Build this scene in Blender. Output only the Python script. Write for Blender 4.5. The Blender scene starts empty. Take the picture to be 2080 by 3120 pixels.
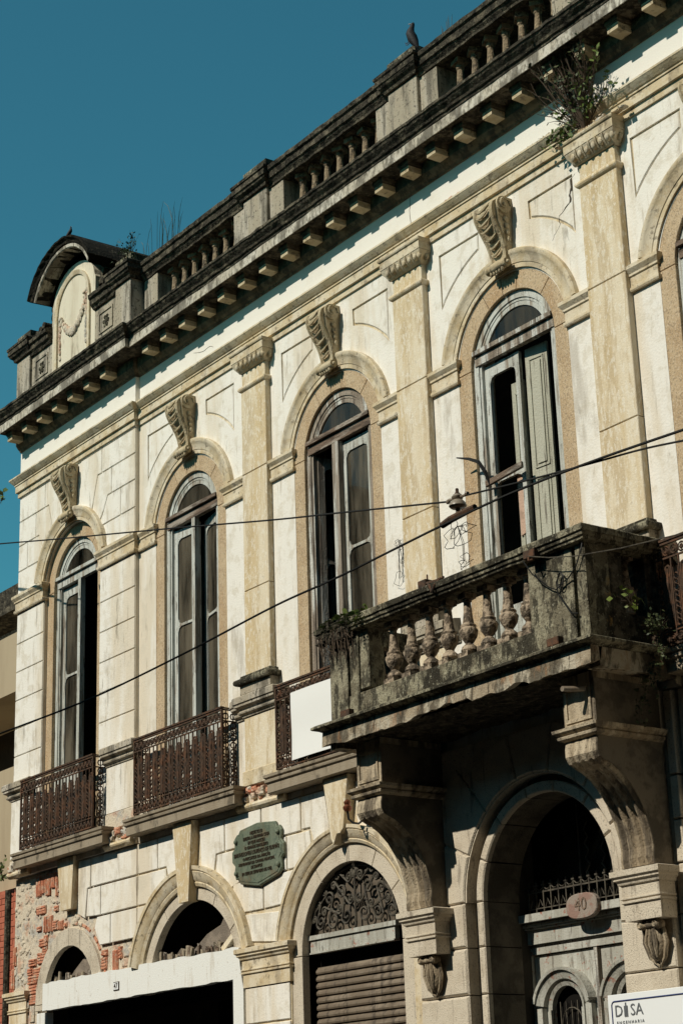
import bpy, math, random
from mathutils import Vector, Matrix, noise
from mathutils.geometry import tessellate_polygon
random.seed(7)
PI = math.pi
scn = bpy.context.scene

# ------------------------------------------------------------------ camera
yaw, pitch, roll = 0.93972247, 0.32788372, -0.03342772
cyw, syw = math.cos(yaw), math.sin(yaw); cpt, spt = math.cos(pitch), math.sin(pitch)
fw = Vector((-syw*cpt, cyw*cpt, spt)); rt = Vector((cyw, syw, 0)); up = rt.cross(fw)
r2 = rt*math.cos(roll) + up*math.sin(roll); u2 = -rt*math.sin(roll) + up*math.cos(roll)
cam_d = bpy.data.cameras.new('camera'); cam = bpy.data.objects.new('camera', cam_d)
scn.collection.objects.link(cam)
cam.matrix_world = Matrix(((r2.x, u2.x, -fw.x, 15.38044), (r2.y, u2.y, -fw.y, -11.2),
                           (r2.z, u2.z, -fw.z, 1.6), (0, 0, 0, 1)))
cam_d.sensor_fit = 'HORIZONTAL'; cam_d.sensor_width = 36.0; cam_d.lens = 99.94
cam_d.clip_start = 0.1; cam_d.clip_end = 2000
scn.camera = cam

# ------------------------------------------------------------------ light
SUN_A, SUN_C = 0.12, 0.90          # light travels (+A, +1, -C)
SUN_EL = math.atan2(SUN_C, math.hypot(1, SUN_A))
world = bpy.data.worlds.new('World'); scn.world = world; world.use_nodes = True
wt = world.node_tree; wt.nodes.clear()
sky = wt.nodes.new('ShaderNodeTexSky'); sky.sky_type = 'NISHITA'; sky.sun_disc = False
sky.sun_elevation = SUN_EL; sky.sun_rotation = math.radians(180) + math.atan(SUN_A)
sky.air_density = 1.0; sky.dust_density = 0.0; sky.ozone_density = 1.5
tint = wt.nodes.new('ShaderNodeMix'); tint.data_type = 'RGBA'; tint.blend_type = 'MULTIPLY'
tint.inputs[0].default_value = 1.0; tint.inputs[7].default_value = (0.30, 0.90, 0.76, 1)
bg = wt.nodes.new('ShaderNodeBackground'); bg.inputs[1].default_value = 0.102
wo = wt.nodes.new('ShaderNodeOutputWorld')
wt.links.new(sky.outputs[0], tint.inputs[6]); wt.links.new(tint.outputs[2], bg.inputs[0]); wt.links.new(bg.outputs[0], wo.inputs[0])
sd = bpy.data.lights.new('sun', 'SUN'); sd.energy = 4.25; sd.angle = math.radians(0.5); sd.color = (1.0, 0.93, 0.80)
sun = bpy.data.objects.new('sun', sd); scn.collection.objects.link(sun)
sun.rotation_euler = Vector((SUN_A, 1, -SUN_C)).to_track_quat('-Z', 'Y').to_euler()
vs = scn.view_settings; vs.view_transform = 'Standard'; vs.look = 'None'; vs.gamma = 1; vs.exposure = 0
vs.use_curve_mapping = False

# ------------------------------------------------------------------ materials
def layer_node(nt, pos, kind, scale, lo, hi, stretch):
    mp = nt.nodes.new('ShaderNodeMapping'); mp.inputs['Scale'].default_value = stretch
    nt.links.new(pos, mp.inputs[0])
    if kind == 'voronoi':
        n = nt.nodes.new('ShaderNodeTexVoronoi'); n.inputs['Scale'].default_value = scale; out = n.outputs['Distance']
    else:
        n = nt.nodes.new('ShaderNodeTexNoise'); n.inputs['Scale'].default_value = scale
        n.inputs['Detail'].default_value = 6 if kind == 'noise' else 2; n.inputs['Roughness'].default_value = 0.65
        out = n.outputs[0]
    nt.links.new(mp.outputs[0], n.inputs[0])
    r = nt.nodes.new('ShaderNodeMapRange'); r.interpolation_type = 'SMOOTHSTEP'
    r.inputs['From Min'].default_value = lo-.035; r.inputs['From Max'].default_value = hi-.05
    nt.links.new(out, r.inputs[0])
    return r.outputs[0]

def mat(name, base, layers=(), rough=0.85, bump=0.3, bscale=60, spec=0.3, metal=0.0, zband=None):
    """layers: (colour, kind, scale, lo, hi, (sx,sy,sz), strength)"""
    m = bpy.data.materials.new(name); m.use_nodes = True; nt = m.node_tree
    b = nt.nodes['Principled BSDF']; b.inputs['Roughness'].default_value = rough
    b.inputs['Specular IOR Level'].default_value = spec; b.inputs['Metallic'].default_value = metal
    geo = nt.nodes.new('ShaderNodeNewGeometry'); pos = geo.outputs['Position']
    col = nt.nodes.new('ShaderNodeRGB'); col.outputs[0].default_value = (*base, 1); cur = col.outputs[0]
    for i, L in enumerate(layers):
        c, kind, sc, lo, hi, st, k = L
        f = layer_node(nt, pos, kind, sc, lo, hi, st)
        mu = nt.nodes.new('ShaderNodeMath'); mu.operation = 'MULTIPLY'; mu.inputs[1].default_value = k
        nt.links.new(f, mu.inputs[0]); fac = mu.outputs[0]
        mx = nt.nodes.new('ShaderNodeMix'); mx.data_type = 'RGBA'; mx.inputs[7].default_value = (*c, 1)
        nt.links.new(fac, mx.inputs[0]); nt.links.new(cur, mx.inputs[6]); cur = mx.outputs[2]
    nt.links.new(cur, b.inputs['Base Color'])
    if bump:
        n = nt.nodes.new('ShaderNodeTexNoise'); n.inputs['Scale'].default_value = bscale; n.inputs['Detail'].default_value = 5
        nt.links.new(pos, n.inputs[0])
        bp = nt.nodes.new('ShaderNodeBump'); bp.inputs['Strength'].default_value = bump; bp.inputs['Distance'].default_value = 0.02
        nt.links.new(n.outputs[0], bp.inputs['Height']); nt.links.new(bp.outputs[0], b.inputs['Normal'])
    return m
S1 = (1, 1, 1); SV = (1, 1, .16); SVV = (1, 1, .07)
OCH = (0.58, 0.455, 0.27)
M = {}
M['plaster'] = mat('white_plaster', (0.78, 0.745, 0.67), [
    ((0.62, 0.52, 0.37), 'noise', 1.3, .50, .66, SV, .65), ((0.60, 0.54, 0.43), 'noise', 5, .53, .68, S1, .55),
    ((0.40, 0.34, 0.25), 'noise', 11, .59, .73, SV, .5), ((0.33, 0.28, 0.21), 'noise', 2.2, .59, .72, (1, 1, .3), .5), ((0.16, 0.13, 0.09), 'noise', 6.5, .64, .76, (1, 1, .25), .5), ((0.30, 0.25, 0.18), 'noise', 40, .68, .78, S1, .5)], bump=.25, bscale=45)
M['plaster_clean'] = mat('frieze_plaster', (0.76, 0.73, 0.66), [
    ((0.62, 0.56, 0.45), 'noise', 2, .55, .75, S1, .4), ((0.35, 0.30, 0.22), 'noise', 18, .66, .8, SV, .4)], bump=.15)
M['ochre'] = mat('ochre_limewash', OCH, [
    ((0.72, 0.64, 0.49), 'noise', 2.6, .44, .66, SV, .8), ((0.46, 0.35, 0.20), 'noise', 7, .52, .64, SV, .6),
    ((0.74, 0.68, 0.56), 'noise', 34, .56, .64, (1, 1, .4), .65), ((0.28, 0.22, 0.14), 'noise', 16, .64, .78, S1, .45)], bump=.25)
M['console'] = mat('tan_carved_stucco', (0.44, 0.355, 0.22), [((0.56, 0.48, 0.33), 'noise', 6, .48, .62, S1, .7), ((0.12, 0.09, 0.06), 'noise', 14, .58, .70, S1, .7)], bump=.35)
M['cream'] = mat('cream_moulding', (0.56, 0.455, 0.29), [
    ((0.68, 0.61, 0.475), 'noise', 4, .44, .64, S1, .7), ((0.45, 0.33, 0.17), 'noise', 7, .56, .72, S1, .6),
    ((0.30, 0.24, 0.16), 'noise', 3.3, .56, .70, (1, 1, .4), .6), ((0.14, 0.11, 0.075), 'noise', 15, .58, .72, S1, .65)], bump=.25)
M['granite'] = mat('tan_granite', (0.44, 0.32, 0.19), [
    ((0.53, 0.41, 0.26), 'noise', 3, .45, .62, S1, .7), ((0.40, 0.25, 0.12), 'noise', 2.2, .54, .70, SV, .6),
    ((0.20, 0.15, 0.10), 'fine', 48, .56, .66, S1, .6), ((0.62, 0.50, 0.35), 'fine', 60, .57, .66, S1, .6)], bump=.3, bscale=120)
M['stone'] = mat('grey_ashlar_stone', (0.50, 0.43, 0.33), [
    ((0.60, 0.53, 0.42), 'noise', 3, .42, .60, S1, .8), ((0.16, 0.13, 0.10), 'noise', 9, .60, .74, SV, .7),
    ((0.10, 0.08, 0.06), 'fine', 70, .62, .72, S1, .6)], bump=.4, bscale=80)
M['cement'] = mat('old_cement', (0.36, 0.31, 0.23), [
    ((0.55, 0.50, 0.42), 'noise', 2.5, .48, .65, SV, .7), ((0.10, 0.085, 0.06), 'noise', 5, .50, .66, SV, .85),
    ((0.05, 0.045, 0.035), 'noise', 22, .58, .68, S1, .7)], bump=.4)
M['darkcement'] = mat('grimy_cement', (0.11, 0.088, 0.058), [((0.04, 0.034, 0.024), 'noise', 5, .45, .60, SV, .8), ((0.20, 0.16, 0.10), 'noise', 9, .52, .64, S1, .6)], bump=.4)  # cement darkened to paint in the shade under the cornice
M['slabstone'] = mat('brown_grey_slab', (0.27, 0.22, 0.155), [((0.31, 0.26, 0.19), 'noise', 5, .48, .62, SV, .7), ((0.08, 0.065, 0.045), 'noise', 6, .56, .68, (1, 1, .5), .7)], bump=.4)
M['creamwall'] = mat('stained_cream_wall', (0.66, 0.60, 0.47), [((0.52, 0.45, 0.33), 'noise', 2.5, .50, .66, SV, .7), ((0.25, 0.21, 0.15), 'noise', 9, .57, .70, SV, .6)], bump=.25)
M['blackmould'] = mat('black_mould', (0.022, 0.02, 0.016), [((0.10, 0.085, 0.06), 'noise', 9, .58, .70, S1, .6)], rough=.95, bump=.9, bscale=35, spec=.05)
M['grimestone'] = mat('sooty_porch_stone', (0.16, 0.135, 0.10), [((0.07, 0.06, 0.045), 'noise', 3, .48, .62, S1, .8)], bump=.4)  # darker copy of the stone, shade put into its colour
M['fascia'] = mat('streaked_fascia', (0.50, 0.45, 0.36), [
    ((0.62, 0.58, 0.50), 'noise', 2.0, .45, .60, S1, .7), ((0.07, 0.06, 0.045), 'noise', 3.0, .50, .62, (1, 1, .6), .75), ((0.08, 0.07, 0.05), 'noise', 17, .52, .66, (1, 1, .35), .75),
    ((0.20, 0.17, 0.12), 'noise', 40, .56, .66, (1, 1, .5), .6)], bump=.35)
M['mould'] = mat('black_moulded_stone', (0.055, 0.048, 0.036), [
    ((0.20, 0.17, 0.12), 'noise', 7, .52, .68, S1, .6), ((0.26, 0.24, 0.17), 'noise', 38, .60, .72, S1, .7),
    ((0.012, 0.011, 0.009), 'noise', 12, .50, .66, S1, .8)], rough=.95, bump=.9, bscale=35, spec=.1)  # black mould; on the two soffits the same black stands in for shade
M['lichen'] = mat('lichen_cement', (0.165, 0.145, 0.10), [
    ((0.31, 0.285, 0.20), 'noise', 5, .48, .62, S1, .85), ((0.028, 0.025, 0.018), 'noise', 2.6, .50, .60, (1, 1, .45), .9), ((0.03, 0.027, 0.02), 'noise', 14, .54, .62, (1, 1, .4), .8),
    ((0.44, 0.42, 0.32), 'noise', 34, .63, .70, S1, .6), ((0.40, 0.25, 0.09), 'noise', 2.1, .69, .75, S1, .6),
    ((0.02, 0.018, 0.014), 'noise', 55, .60, .68, S1, .7)], rough=.95, bump=.8, bscale=50, spec=.1)
M['slabedge'] = mat('slab_edge', (0.33, 0.27, 0.19), [
    ((0.46, 0.42, 0.33), 'noise', 3, .48, .62, S1, .8), ((0.06, 0.05, 0.035), 'noise', 3.5, .50, .62, (1, 1, .5), .8), ((0.05, 0.042, 0.03), 'noise', 15, .54, .66, (1, 1, .3), .8),
    ((0.30, 0.17, 0.09), 'noise', 9, .60, .70, (1, 1, .3), .5)], rough=.95, bump=.7, spec=.1)
M['bracket'] = mat('bracket_stone', (0.28, 0.22, 0.145), [
    ((0.50, 0.42, 0.30), 'noise', 5, .45, .62, SV, .8), ((0.07, 0.055, 0.04), 'noise', 8, .52, .66, SV, .8),
    ((0.04, 0.03, 0.02), 'noise', 40, .60, .70, S1, .6)], bump=.5)
M['baluster'] = mat('pitted_terracotta_stone', (0.33, 0.255, 0.18), [
    ((0.44, 0.35, 0.25), 'noise', 9, .45, .62, S1, .7), ((0.06, 0.045, 0.03), 'noise', 16, .50, .62, S1, .85),
    ((0.02, 0.016, 0.012), 'noise', 5, .52, .66, S1, .7)], bump=.8, bscale=40)
M['balusterdark'] = mat('mould_baluster', (0.23, 0.17, 0.105), [
    ((0.045, 0.036, 0.025), 'noise', 9, .53, .64, S1, .85), ((0.36, 0.28, 0.18), 'noise', 30, .55, .66, S1, .7)], bump=.9, bscale=40)
M['paint'] = mat('peeling_blue_white_paint', (0.42, 0.42, 0.37), [
    ((0.58, 0.60, 0.56), 'noise', 5, .45, .62, SV, .7), ((0.24, 0.19, 0.14), 'noise', 9, .55, .66, SVV, .85),
    ((0.10, 0.08, 0.06), 'noise', 24, .58, .68, SV, .75)], rough=.85, bump=.4, spec=.12)
M['wornwood'] = mat('bare_weathered_wood', (0.20, 0.16, 0.12), [
    ((0.34, 0.29, 0.23), 'noise', 12, .45, .60, SVV, .8), ((0.62, 0.63, 0.58), 'noise', 9, .55, .64, SVV, .75),
    ((0.06, 0.045, 0.035), 'noise', 26, .55, .66, SVV, .7)], rough=.8, bump=.6)
M['board'] = mat('weathered_board', (0.17, 0.12, 0.085), [
    ((0.40, 0.36, 0.30), 'noise', 9, .52, .62, (.2, 1, 1), .7), ((0.05, 0.035, 0.025), 'noise', 20, .52, .64, (.15, 1, 1), .7)], bump=.6)
M['doorpaint'] = mat('old_grey_door_paint', (0.36, 0.35, 0.30), [((0.50, 0.50, 0.45), 'noise', 4, .50, .64, SVV, .7), ((0.30, 0.10, 0.06), 'noise', 13, .62, .70, S1, .8), ((0.10, 0.08, 0.06), 'noise', 24, .58, .68, SV, .6)], rough=.6, bump=.3)
M['shutterwood'] = mat('grey_green_shutter', (0.36, 0.35, 0.27), [
    ((0.46, 0.45, 0.36), 'noise', 6, .45, .62, SVV, .7), ((0.10, 0.08, 0.06), 'noise', 22, .60, .70, SVV, .8)], rough=.75, bump=.4)
M['iron'] = mat('rusted_iron', (0.072, 0.041, 0.024), [
    ((0.13, 0.056, 0.026), 'noise', 8, .52, .66, S1, .75), ((0.02, 0.016, 0.013), 'noise', 20, .52, .66, S1, .7)], rough=.8, bump=.3, bscale=150)
M['grille'] = mat('dull_iron', (0.09, 0.078, 0.058), [((0.03, 0.025, 0.02), 'noise', 15, .5, .65, S1, .8)], rough=.7, bump=.2)
M['shutter'] = mat('brown_roller_steel', (0.15, 0.115, 0.08), [
    ((0.26, 0.21, 0.155), 'noise', 6, .50, .66, (.3, 1, 1), .6), ((0.045, 0.034, 0.025), 'noise', 14, .54, .68, SVV, .7)], rough=.55, bump=.15, spec=.4)
M['brick'] = mat('red_hollow_brick', (0.50, 0.18, 0.10), [
    ((0.56, 0.28, 0.17), 'noise', 9, .45, .62, S1, .8), ((0.54, 0.44, 0.33), 'noise', 13, .56, .66, S1, .8),
    ((0.16, 0.05, 0.03), 'noise', 25, .58, .70, S1, .5)], bump=.5)
M['rubble'] = mat('rough_mortar_rubble', (0.58, 0.50, 0.385), [
    ((0.33, 0.34, 0.33), 'noise', 3, .55, .66, S1, .6), ((0.50, 0.27, 0.17), 'noise', 4, .56, .66, S1, .6),
    ((0.20, 0.16, 0.12), 'noise', 14, .58, .70, S1, .7)], bump=.8, bscale=28)
M['white'] = mat('flaking_whitewash', (0.74, 0.74, 0.70), [
    ((0.55, 0.50, 0.42), 'noise', 7, .58, .70, SV, .6), ((0.30, 0.22, 0.15), 'noise', 22, .66, .76, S1, .5)], bump=.2)
M['canvas'] = mat('white_canvas', (0.80, 0.80, 0.77), [((0.66, 0.64, 0.58), 'noise', 3, .55, .72, SVV, .5)], rough=.7, bump=.05)
M['bronze'] = mat('verdigris_bronze', (0.12, 0.145, 0.10), [
    ((0.17, 0.195, 0.14), 'noise', 6, .45, .62, SV, .8), ((0.16, 0.12, 0.07), 'noise', 4, .55, .70, S1, .7),
    ((0.06, 0.09, 0.07), 'noise', 25, .55, .68, S1, .6)], rough=.6, bump=.3, metal=.15)
M['letter'] = mat('dark_letter', (0.05, 0.035, 0.02), rough=.6, bump=0)
M['dark'] = mat('dark_void', (0.012, 0.011, 0.010), rough=.95, bump=0, spec=0)  # near-black colour that paints in the darkness of unlit spaces
M['interior'] = mat('sooty_interior', (0.05, 0.045, 0.038), [((0.10, 0.085, 0.065), 'noise', 2, .5, .7, S1, .6)], rough=.95, bump=.3, spec=0)  # walls coloured very dark so the rooms read as unlit
M['beige'] = mat('beige_render', (0.40, 0.325, 0.215), [((0.33, 0.26, 0.17), 'noise', 1.2, .48, .64, SV, .7), ((0.4, 0.32, 0.2), 'noise', 30, .62, .74, S1, .4)], bump=.1)
M['bluewall'] = mat('speckled_blue_tile', (0.30, 0.38, 0.42), [((0.04, 0.05, 0.05), 'noise', 26, .54, .62, S1, .9)], bump=.3)
M['redpaint'] = mat('red_painted_brick', (0.42, 0.13, 0.075), [((0.32, 0.09, 0.05), 'noise', 8, .5, .66, S1, .7)], bump=.3)
M['wire'] = mat('black_cable', (0.012, 0.012, 0.011), rough=.6, bump=0)
M['porcelain'] = mat('brown_porcelain', (0.19, 0.15, 0.11), [((0.3, 0.26, 0.20), 'noise', 12, .5, .66, S1, .7)], rough=.35, bump=0, spec=.5)
M['copper'] = mat('copper_fitting', (0.22, 0.075, 0.04), rough=.4, bump=0, metal=.6)
M['feather'] = mat('dark_plumage', (0.018, 0.018, 0.02), rough=.7, bump=.2)
M['leaf'] = mat('green_leaf', (0.075, 0.12, 0.03), [((0.14, 0.18, 0.04), 'noise', 9, .45, .6, S1, .8)], rough=.55, bump=0)
M['leafdull'] = mat('dull_leaf', (0.030, 0.045, 0.020), [((0.07, 0.085, 0.03), 'noise', 9, .45, .6, S1, .8)], rough=.6, bump=0)
M['lime'] = mat('lime_leaf', (0.12, 0.16, 0.03), rough=.5, bump=0)
M['twig'] = mat('dry_twig', (0.085, 0.06, 0.04), rough=.9, bump=0)
M['straw'] = mat('dry_grass', (0.30, 0.25, 0.15), rough=.9, bump=0)
M['asphalt'] = mat('asphalt', (0.05, 0.05, 0.05), [((0.07, 0.07, 0.065), 'noise', 3, .5, .65, S1, .6)], bump=.4)
M['paving'] = mat('dark_stone_paving', (0.055, 0.052, 0.047), [((0.04, 0.037, 0.033), 'noise', 2, .5, .65, S1, .6)], bump=.3)
M['kerb'] = mat('granite_kerb', (0.28, 0.27, 0.25), bump=.3)
M['roadpaint'] = mat('road_paint', (0.7, 0.7, 0.66), bump=.1)
M['navy'] = mat('navy_print', (0.02, 0.035, 0.13), rough=.5, bump=0)
M['greyprint'] = mat('grey_print', (0.13, 0.14, 0.15), rough=.5, bump=0)
M['signwhite'] = mat('sign_white', (0.78, 0.80, 0.80), rough=.4, bump=0)
M['enamel'] = mat('worn_pink_enamel', (0.29, 0.24, 0.20), [((0.25, 0.12, 0.09), 'noise', 5, .54, .62, S1, .6), ((0.2, 0.12, 0.09), 'noise', 20, .64, .74, S1, .6)], bump=.3)
M['pinkwall'] = mat('pink_plaster_scrap', (0.50, 0.34, 0.25), [((0.3, 0.2, 0.14), 'noise', 12, .5, .65, S1, .6)], bump=.4)
M['glassdust'] = None
def glass(name, dust, tintc, amount):
    m = bpy.data.materials.new(name); m.use_nodes = True; nt = m.node_tree; nt.nodes.clear()
    o = nt.nodes.new('ShaderNodeOutputMaterial')
    tr = nt.nodes.new('ShaderNodeBsdfTransparent'); tr.inputs[0].default_value = (*tintc, 1)
    gl = nt.nodes.new('ShaderNodeBsdfGlossy'); gl.inputs['Roughness'].default_value = .03
    fr = nt.nodes.new('ShaderNodeFresnel'); fr.inputs[0].default_value = 1.5
    m1 = nt.nodes.new('ShaderNodeMixShader'); nt.links.new(fr.outputs[0], m1.inputs[0]); nt.links.new(tr.outputs[0], m1.inputs[1]); nt.links.new(gl.outputs[0], m1.inputs[2])
    df = nt.nodes.new('ShaderNodeBsdfDiffuse'); df.inputs[0].default_value = (*dust, 1)
    geo = nt.nodes.new('ShaderNodeNewGeometry')
    f = layer_node(nt, geo.outputs['Position'], 'noise', 4, .30, .75, SV)
    mu = nt.nodes.new('ShaderNodeMath'); mu.operation = 'MULTIPLY'; mu.inputs[1].default_value = amount; nt.links.new(f, mu.inputs[0])
    m2 = nt.nodes.new('ShaderNodeMixShader'); nt.links.new(mu.outputs[0], m2.inputs[0]); nt.links.new(m1.outputs[0], m2.inputs[1]); nt.links.new(df.outputs[0], m2.inputs[2])
    nt.links.new(m2.outputs[0], o.inputs[0]); return m
M['glass'] = glass('dusty_window_glass', (0.17, 0.145, 0.105), (.5, .49, .43), .75)
M['glassfan'] = glass('grimy_fanlight_glass', (0.11, 0.095, 0.07), (.5, .49, .43), .55)
M['glassclean'] = glass('clear_window_glass', (0.12, 0.12, 0.10), (.8, .8, .78), .12)

# ------------------------------------------------------------------ mesh builder
def rand(a, b): return random.uniform(a, b)
class MB:
    def __init__(s): s.v = []; s.f = []
    def add(s, vs, fs):
        n = len(s.v); s.v += [tuple(p) for p in vs]; s.f += [tuple(i+n for i in f) for f in fs]; return s
    def box(s, x0, x1, y0, y1, z0, z1):
        return s.add([(x0,y0,z0),(x1,y0,z0),(x1,y1,z0),(x0,y1,z0),(x0,y0,z1),(x1,y0,z1),(x1,y1,z1),(x0,y1,z1)],
            [(0,1,5,4),(1,2,6,5),(2,3,7,6),(3,0,4,7),(4,5,6,7),(3,2,1,0)])
    def block(s, poly, y0, y1, ch=.006):
        """chamfered prism: poly in (x,z) facing -Y"""
        if area(poly) < 0: poly = poly[::-1]
        n = len(poly); inner = inset(poly, ch)
        V = [(x, y0, z) for x, z in inner] + [(x, y0+ch, z) for x, z in poly] + [(x, y1, z) for x, z in poly]
        tris = tessellate_polygon([[Vector((x, z, 0)) for x, z in inner]])
        F = [orient(t, inner) for t in tris]
        for i in range(n):
            j = (i+1) % n
            F += [(i, i+n, j+n, j), (i+n, i+2*n, j+2*n, j+n)]
        return s.add(V, F)
    def plate(s, outer, holes, y0, y1):
        loops = [outer if area(outer) > 0 else outer[::-1]] + [h if area(h) < 0 else h[::-1] for h in holes]
        flat = [p for L in loops for p in L]; N = len(flat)
        tris = tessellate_polygon([[Vector((x, z, 0)) for x, z in L] for L in loops])
        V = [(x, y0, z) for x, z in flat] + [(x, y1, z) for x, z in flat]
        F = []
        for t in tris:
            t = orient(t, flat); F.append(t); F.append(tuple(i+N for i in t[::-1]))
        k = 0
        for L in loops:
            n = len(L)
            for i in range(n):
                a, b = k+i, k+(i+1) % n; F.append((a, a+N, b+N, b))
            k += n
        return s.add(V, F)
    def prism_x(s, poly, x0, x1, caps=True):
        """poly (y,z) extruded along x"""
        n = len(poly)
        V = [(x0, y, z) for y, z in poly] + [(x1, y, z) for y, z in poly]
        F = [(i, (i+1) % n, n+(i+1) % n, n+i) for i in range(n)]
        if caps:
            t = tessellate_polygon([[Vector((y, z, 0)) for y, z in poly]]); F += [tuple(q) for q in t] + [tuple(i+n for i in q[::-1]) for q in t]
        return s.add(V, F)
    def run(s, prof, path, caps=True):
        """prof [(out,z)..] swept along path [(x,y)..], outward = right of travel"""
        P = [Vector(p) for p in path]; n = len(P); m = len(prof); V = []
        nr = []
        for i in range(n-1):
            d = (P[i+1]-P[i]).normalized(); nr.append(Vector((d.y, -d.x)))
        for i in range(n):
            if i == 0: o = nr[0]
            elif i == n-1: o = nr[-1]
            else:
                a, b = nr[i-1], nr[i]; o = (a+b); o = o/max(1e-6, o.dot(a))
            for q, z in prof: V.append((P[i].x+o.x*q, P[i].y+o.y*q, z))
        F = []
        for i in range(n-1):
            for j in range(m-1):
                a = i*m+j; F.append((a, a+m, a+m+1, a+1))
        if caps:
            t = tessellate_polygon([[Vector((q, z, 0)) for q, z in prof]])
            F += [tuple(q) for q in t] + [tuple(i+(n-1)*m for i in q[::-1]) for q in t]
        return s.add(V, F)
    def arc(s, prof, cx, cz, a0, a1, n=28):
        """prof [(r,y)..] closed, swept in the xz plane"""
        m = len(prof); V = []; F = []
        for i in range(n+1):
            a = a0+(a1-a0)*i/n
            for r, y in prof: V.append((cx+r*math.cos(a), y, cz+r*math.sin(a)))
        for i in range(n):
            for j in range(m):
                k = (j+1) % m; F.append((i*m+j, i*m+k, (i+1)*m+k, (i+1)*m+j))
        F += [tuple(range(m)), tuple(n*m+j for j in range(m))[::-1]]
        return s.add(V, F)
    def lathe(s, prof, cx, cy, z0, n=10, ax='z', ry=1.0):
        V = []; F = []; m = len(prof)
        for i in range(n):
            a = 2*PI*i/n
            for r, z in prof:
                if ax == 'z': V.append((cx+r*math.cos(a), cy+ry*r*math.sin(a), z0+z))
                elif ax == 'x': V.append((cx+z, cy+r*math.cos(a), z0+r*math.sin(a)))
                else: V.append((cx+r*math.cos(a), cy+z, z0+r*math.sin(a)))
        for i in range(n):
            k = (i+1) % n
            for j in range(m-1): F.append((i*m+j, k*m+j, k*m+j+1, i*m+j+1))
        F += [tuple(i*m for i in range(n))[::-1], tuple(i*m+m-1 for i in range(n))]
        return s.add(V, F)
    def tube(s, pts, r, n=5, closed=False):
        P = [Vector(p) for p in pts]; m = len(P); V = []; F = []
        rr = r if isinstance(r, (list, tuple)) else [r]*m
        for i in range(m):
            if closed: d = P[(i+1) % m]-P[i-1]
            else: d = P[min(i+1, m-1)]-P[max(i-1, 0)]
            if d.length < 1e-9: d = Vector((0, 0, 1))
            d.normalize(); h = Vector((0, 1, 0)) if abs(d.y) < .9 else Vector((1, 0, 0))
            a = d.cross(h).normalized(); b = d.cross(a)
            for k in range(n):
                t = 2*PI*k/n; q = P[i]+(a*math.cos(t)+b*math.sin(t))*rr[i]; V.append(tuple(q))
        for i in range(m if closed else m-1):
            j = (i+1) % m
            for k in range(n): l = (k+1) % n; F.append((i*n+k, i*n+l, j*n+l, j*n+k))
        if not closed: F += [tuple(range(n))[::-1], tuple((m-1)*n+k for k in range(n))]
        return s.add(V, F)
    def ring(s, cx, cy, cz, r, t, n=10, rz=None):
        rz = rz or r
        return s.tube([(cx+r*math.cos(2*PI*i/n), cy, cz+rz*math.sin(2*PI*i/n)) for i in range(n)], t, 4, True)
    def ball(s, cx, cy, cz, rx, ry, rz, n=8, m=6):
        prof = [(math.sin(PI*j/m), -math.cos(PI*j/m)) for j in range(m+1)]
        V = []; F = []
        for i in range(n):
            a = 2*PI*i/n
            for r, z in prof: V.append((cx+rx*r*math.cos(a), cy+ry*r*math.sin(a), cz+rz*z))
        for i in range(n):
            k = (i+1) % n
            for j in range(m): F.append((i*(m+1)+j, k*(m+1)+j, k*(m+1)+j+1, i*(m+1)+j+1))
        return s.add(V, F)
    def jitter(s, a):
        s.v = [(x+rand(-a, a), y+rand(-a, a), z+rand(-a, a)) for x, y, z in s.v]; return s
    def build(s, name, m, parent=None, smooth=False, loc=(0, 0, 0), rot=None, kind=None):
        me = bpy.data.meshes.new(name); me.from_pydata(s.v, [], s.f); me.update()
        me.materials.append(M[m] if isinstance(m, str) else m)
        import bmesh
        bm = bmesh.new(); bm.from_mesh(me); bmesh.ops.recalc_face_normals(bm, faces=bm.faces); bm.to_mesh(me); bm.free()
        if smooth:
            for p in me.polygons: p.use_smooth = True
            try: me.set_sharp_from_angle(angle=math.radians(40))
            except Exception: pass
        return link(name, me, parent, loc, rot, kind)
def link(name, me, parent=None, loc=(0, 0, 0), rot=None, kind=None):
    o = bpy.data.objects.new(name, me); scn.collection.objects.link(o); o.location = loc
    if rot: o.rotation_euler = rot
    if parent: o.parent = parent
    if kind: o['kind'] = kind
    return o
def area(p): return sum(p[i][0]*p[(i+1) % len(p)][1]-p[(i+1) % len(p)][0]*p[i][1] for i in range(len(p)))/2
def orient(t, pts):
    a, b, c = (pts[i] for i in t)
    return tuple(t) if (b[0]-a[0])*(c[1]-a[1])-(c[0]-a[0])*(b[1]-a[1]) > 0 else tuple(t[::-1])
def inset(p, d):
    n = len(p); out = []
    for i in range(n):
        a, b, c = Vector(p[i-1]), Vector(p[i]), Vector(p[(i+1) % n])
        e, f = (b-a), (c-b)
        if e.length < 1e-6 or f.length < 1e-6: out.append(tuple(b)); continue
        e.normalize(); f.normalize(); n1 = Vector((-e.y, e.x)); n2 = Vector((-f.y, f.x)); o = n1+n2
        k = max(.4, o.dot(n1)); o = o/k if o.length > 1e-6 else n1
        out.append((b.x+o.x*d, b.y+o.y*d))
    return out
def R(x0, x1, z0, z1): return [(x0, z0), (x1, z0), (x1, z1), (x0, z1)]
def arch(cx, hw, z0, zs, n=24, r=None):
    """door-like outline: jambs from z0 to zs then a semicircle"""
    return [(cx-hw, z0), (cx+hw, z0)] + [(cx+hw*math.cos(PI*i/n), zs+hw*math.sin(PI*i/n)) for i in range(n+1)]
def arcpts(cx, cz, r, a0, a1, n=12): return [(cx+r*math.cos(math.radians(a0+(a1-a0)*i/n)), cz+r*math.sin(math.radians(a0+(a1-a0)*i/n))) for i in range(n+1)]
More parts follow.
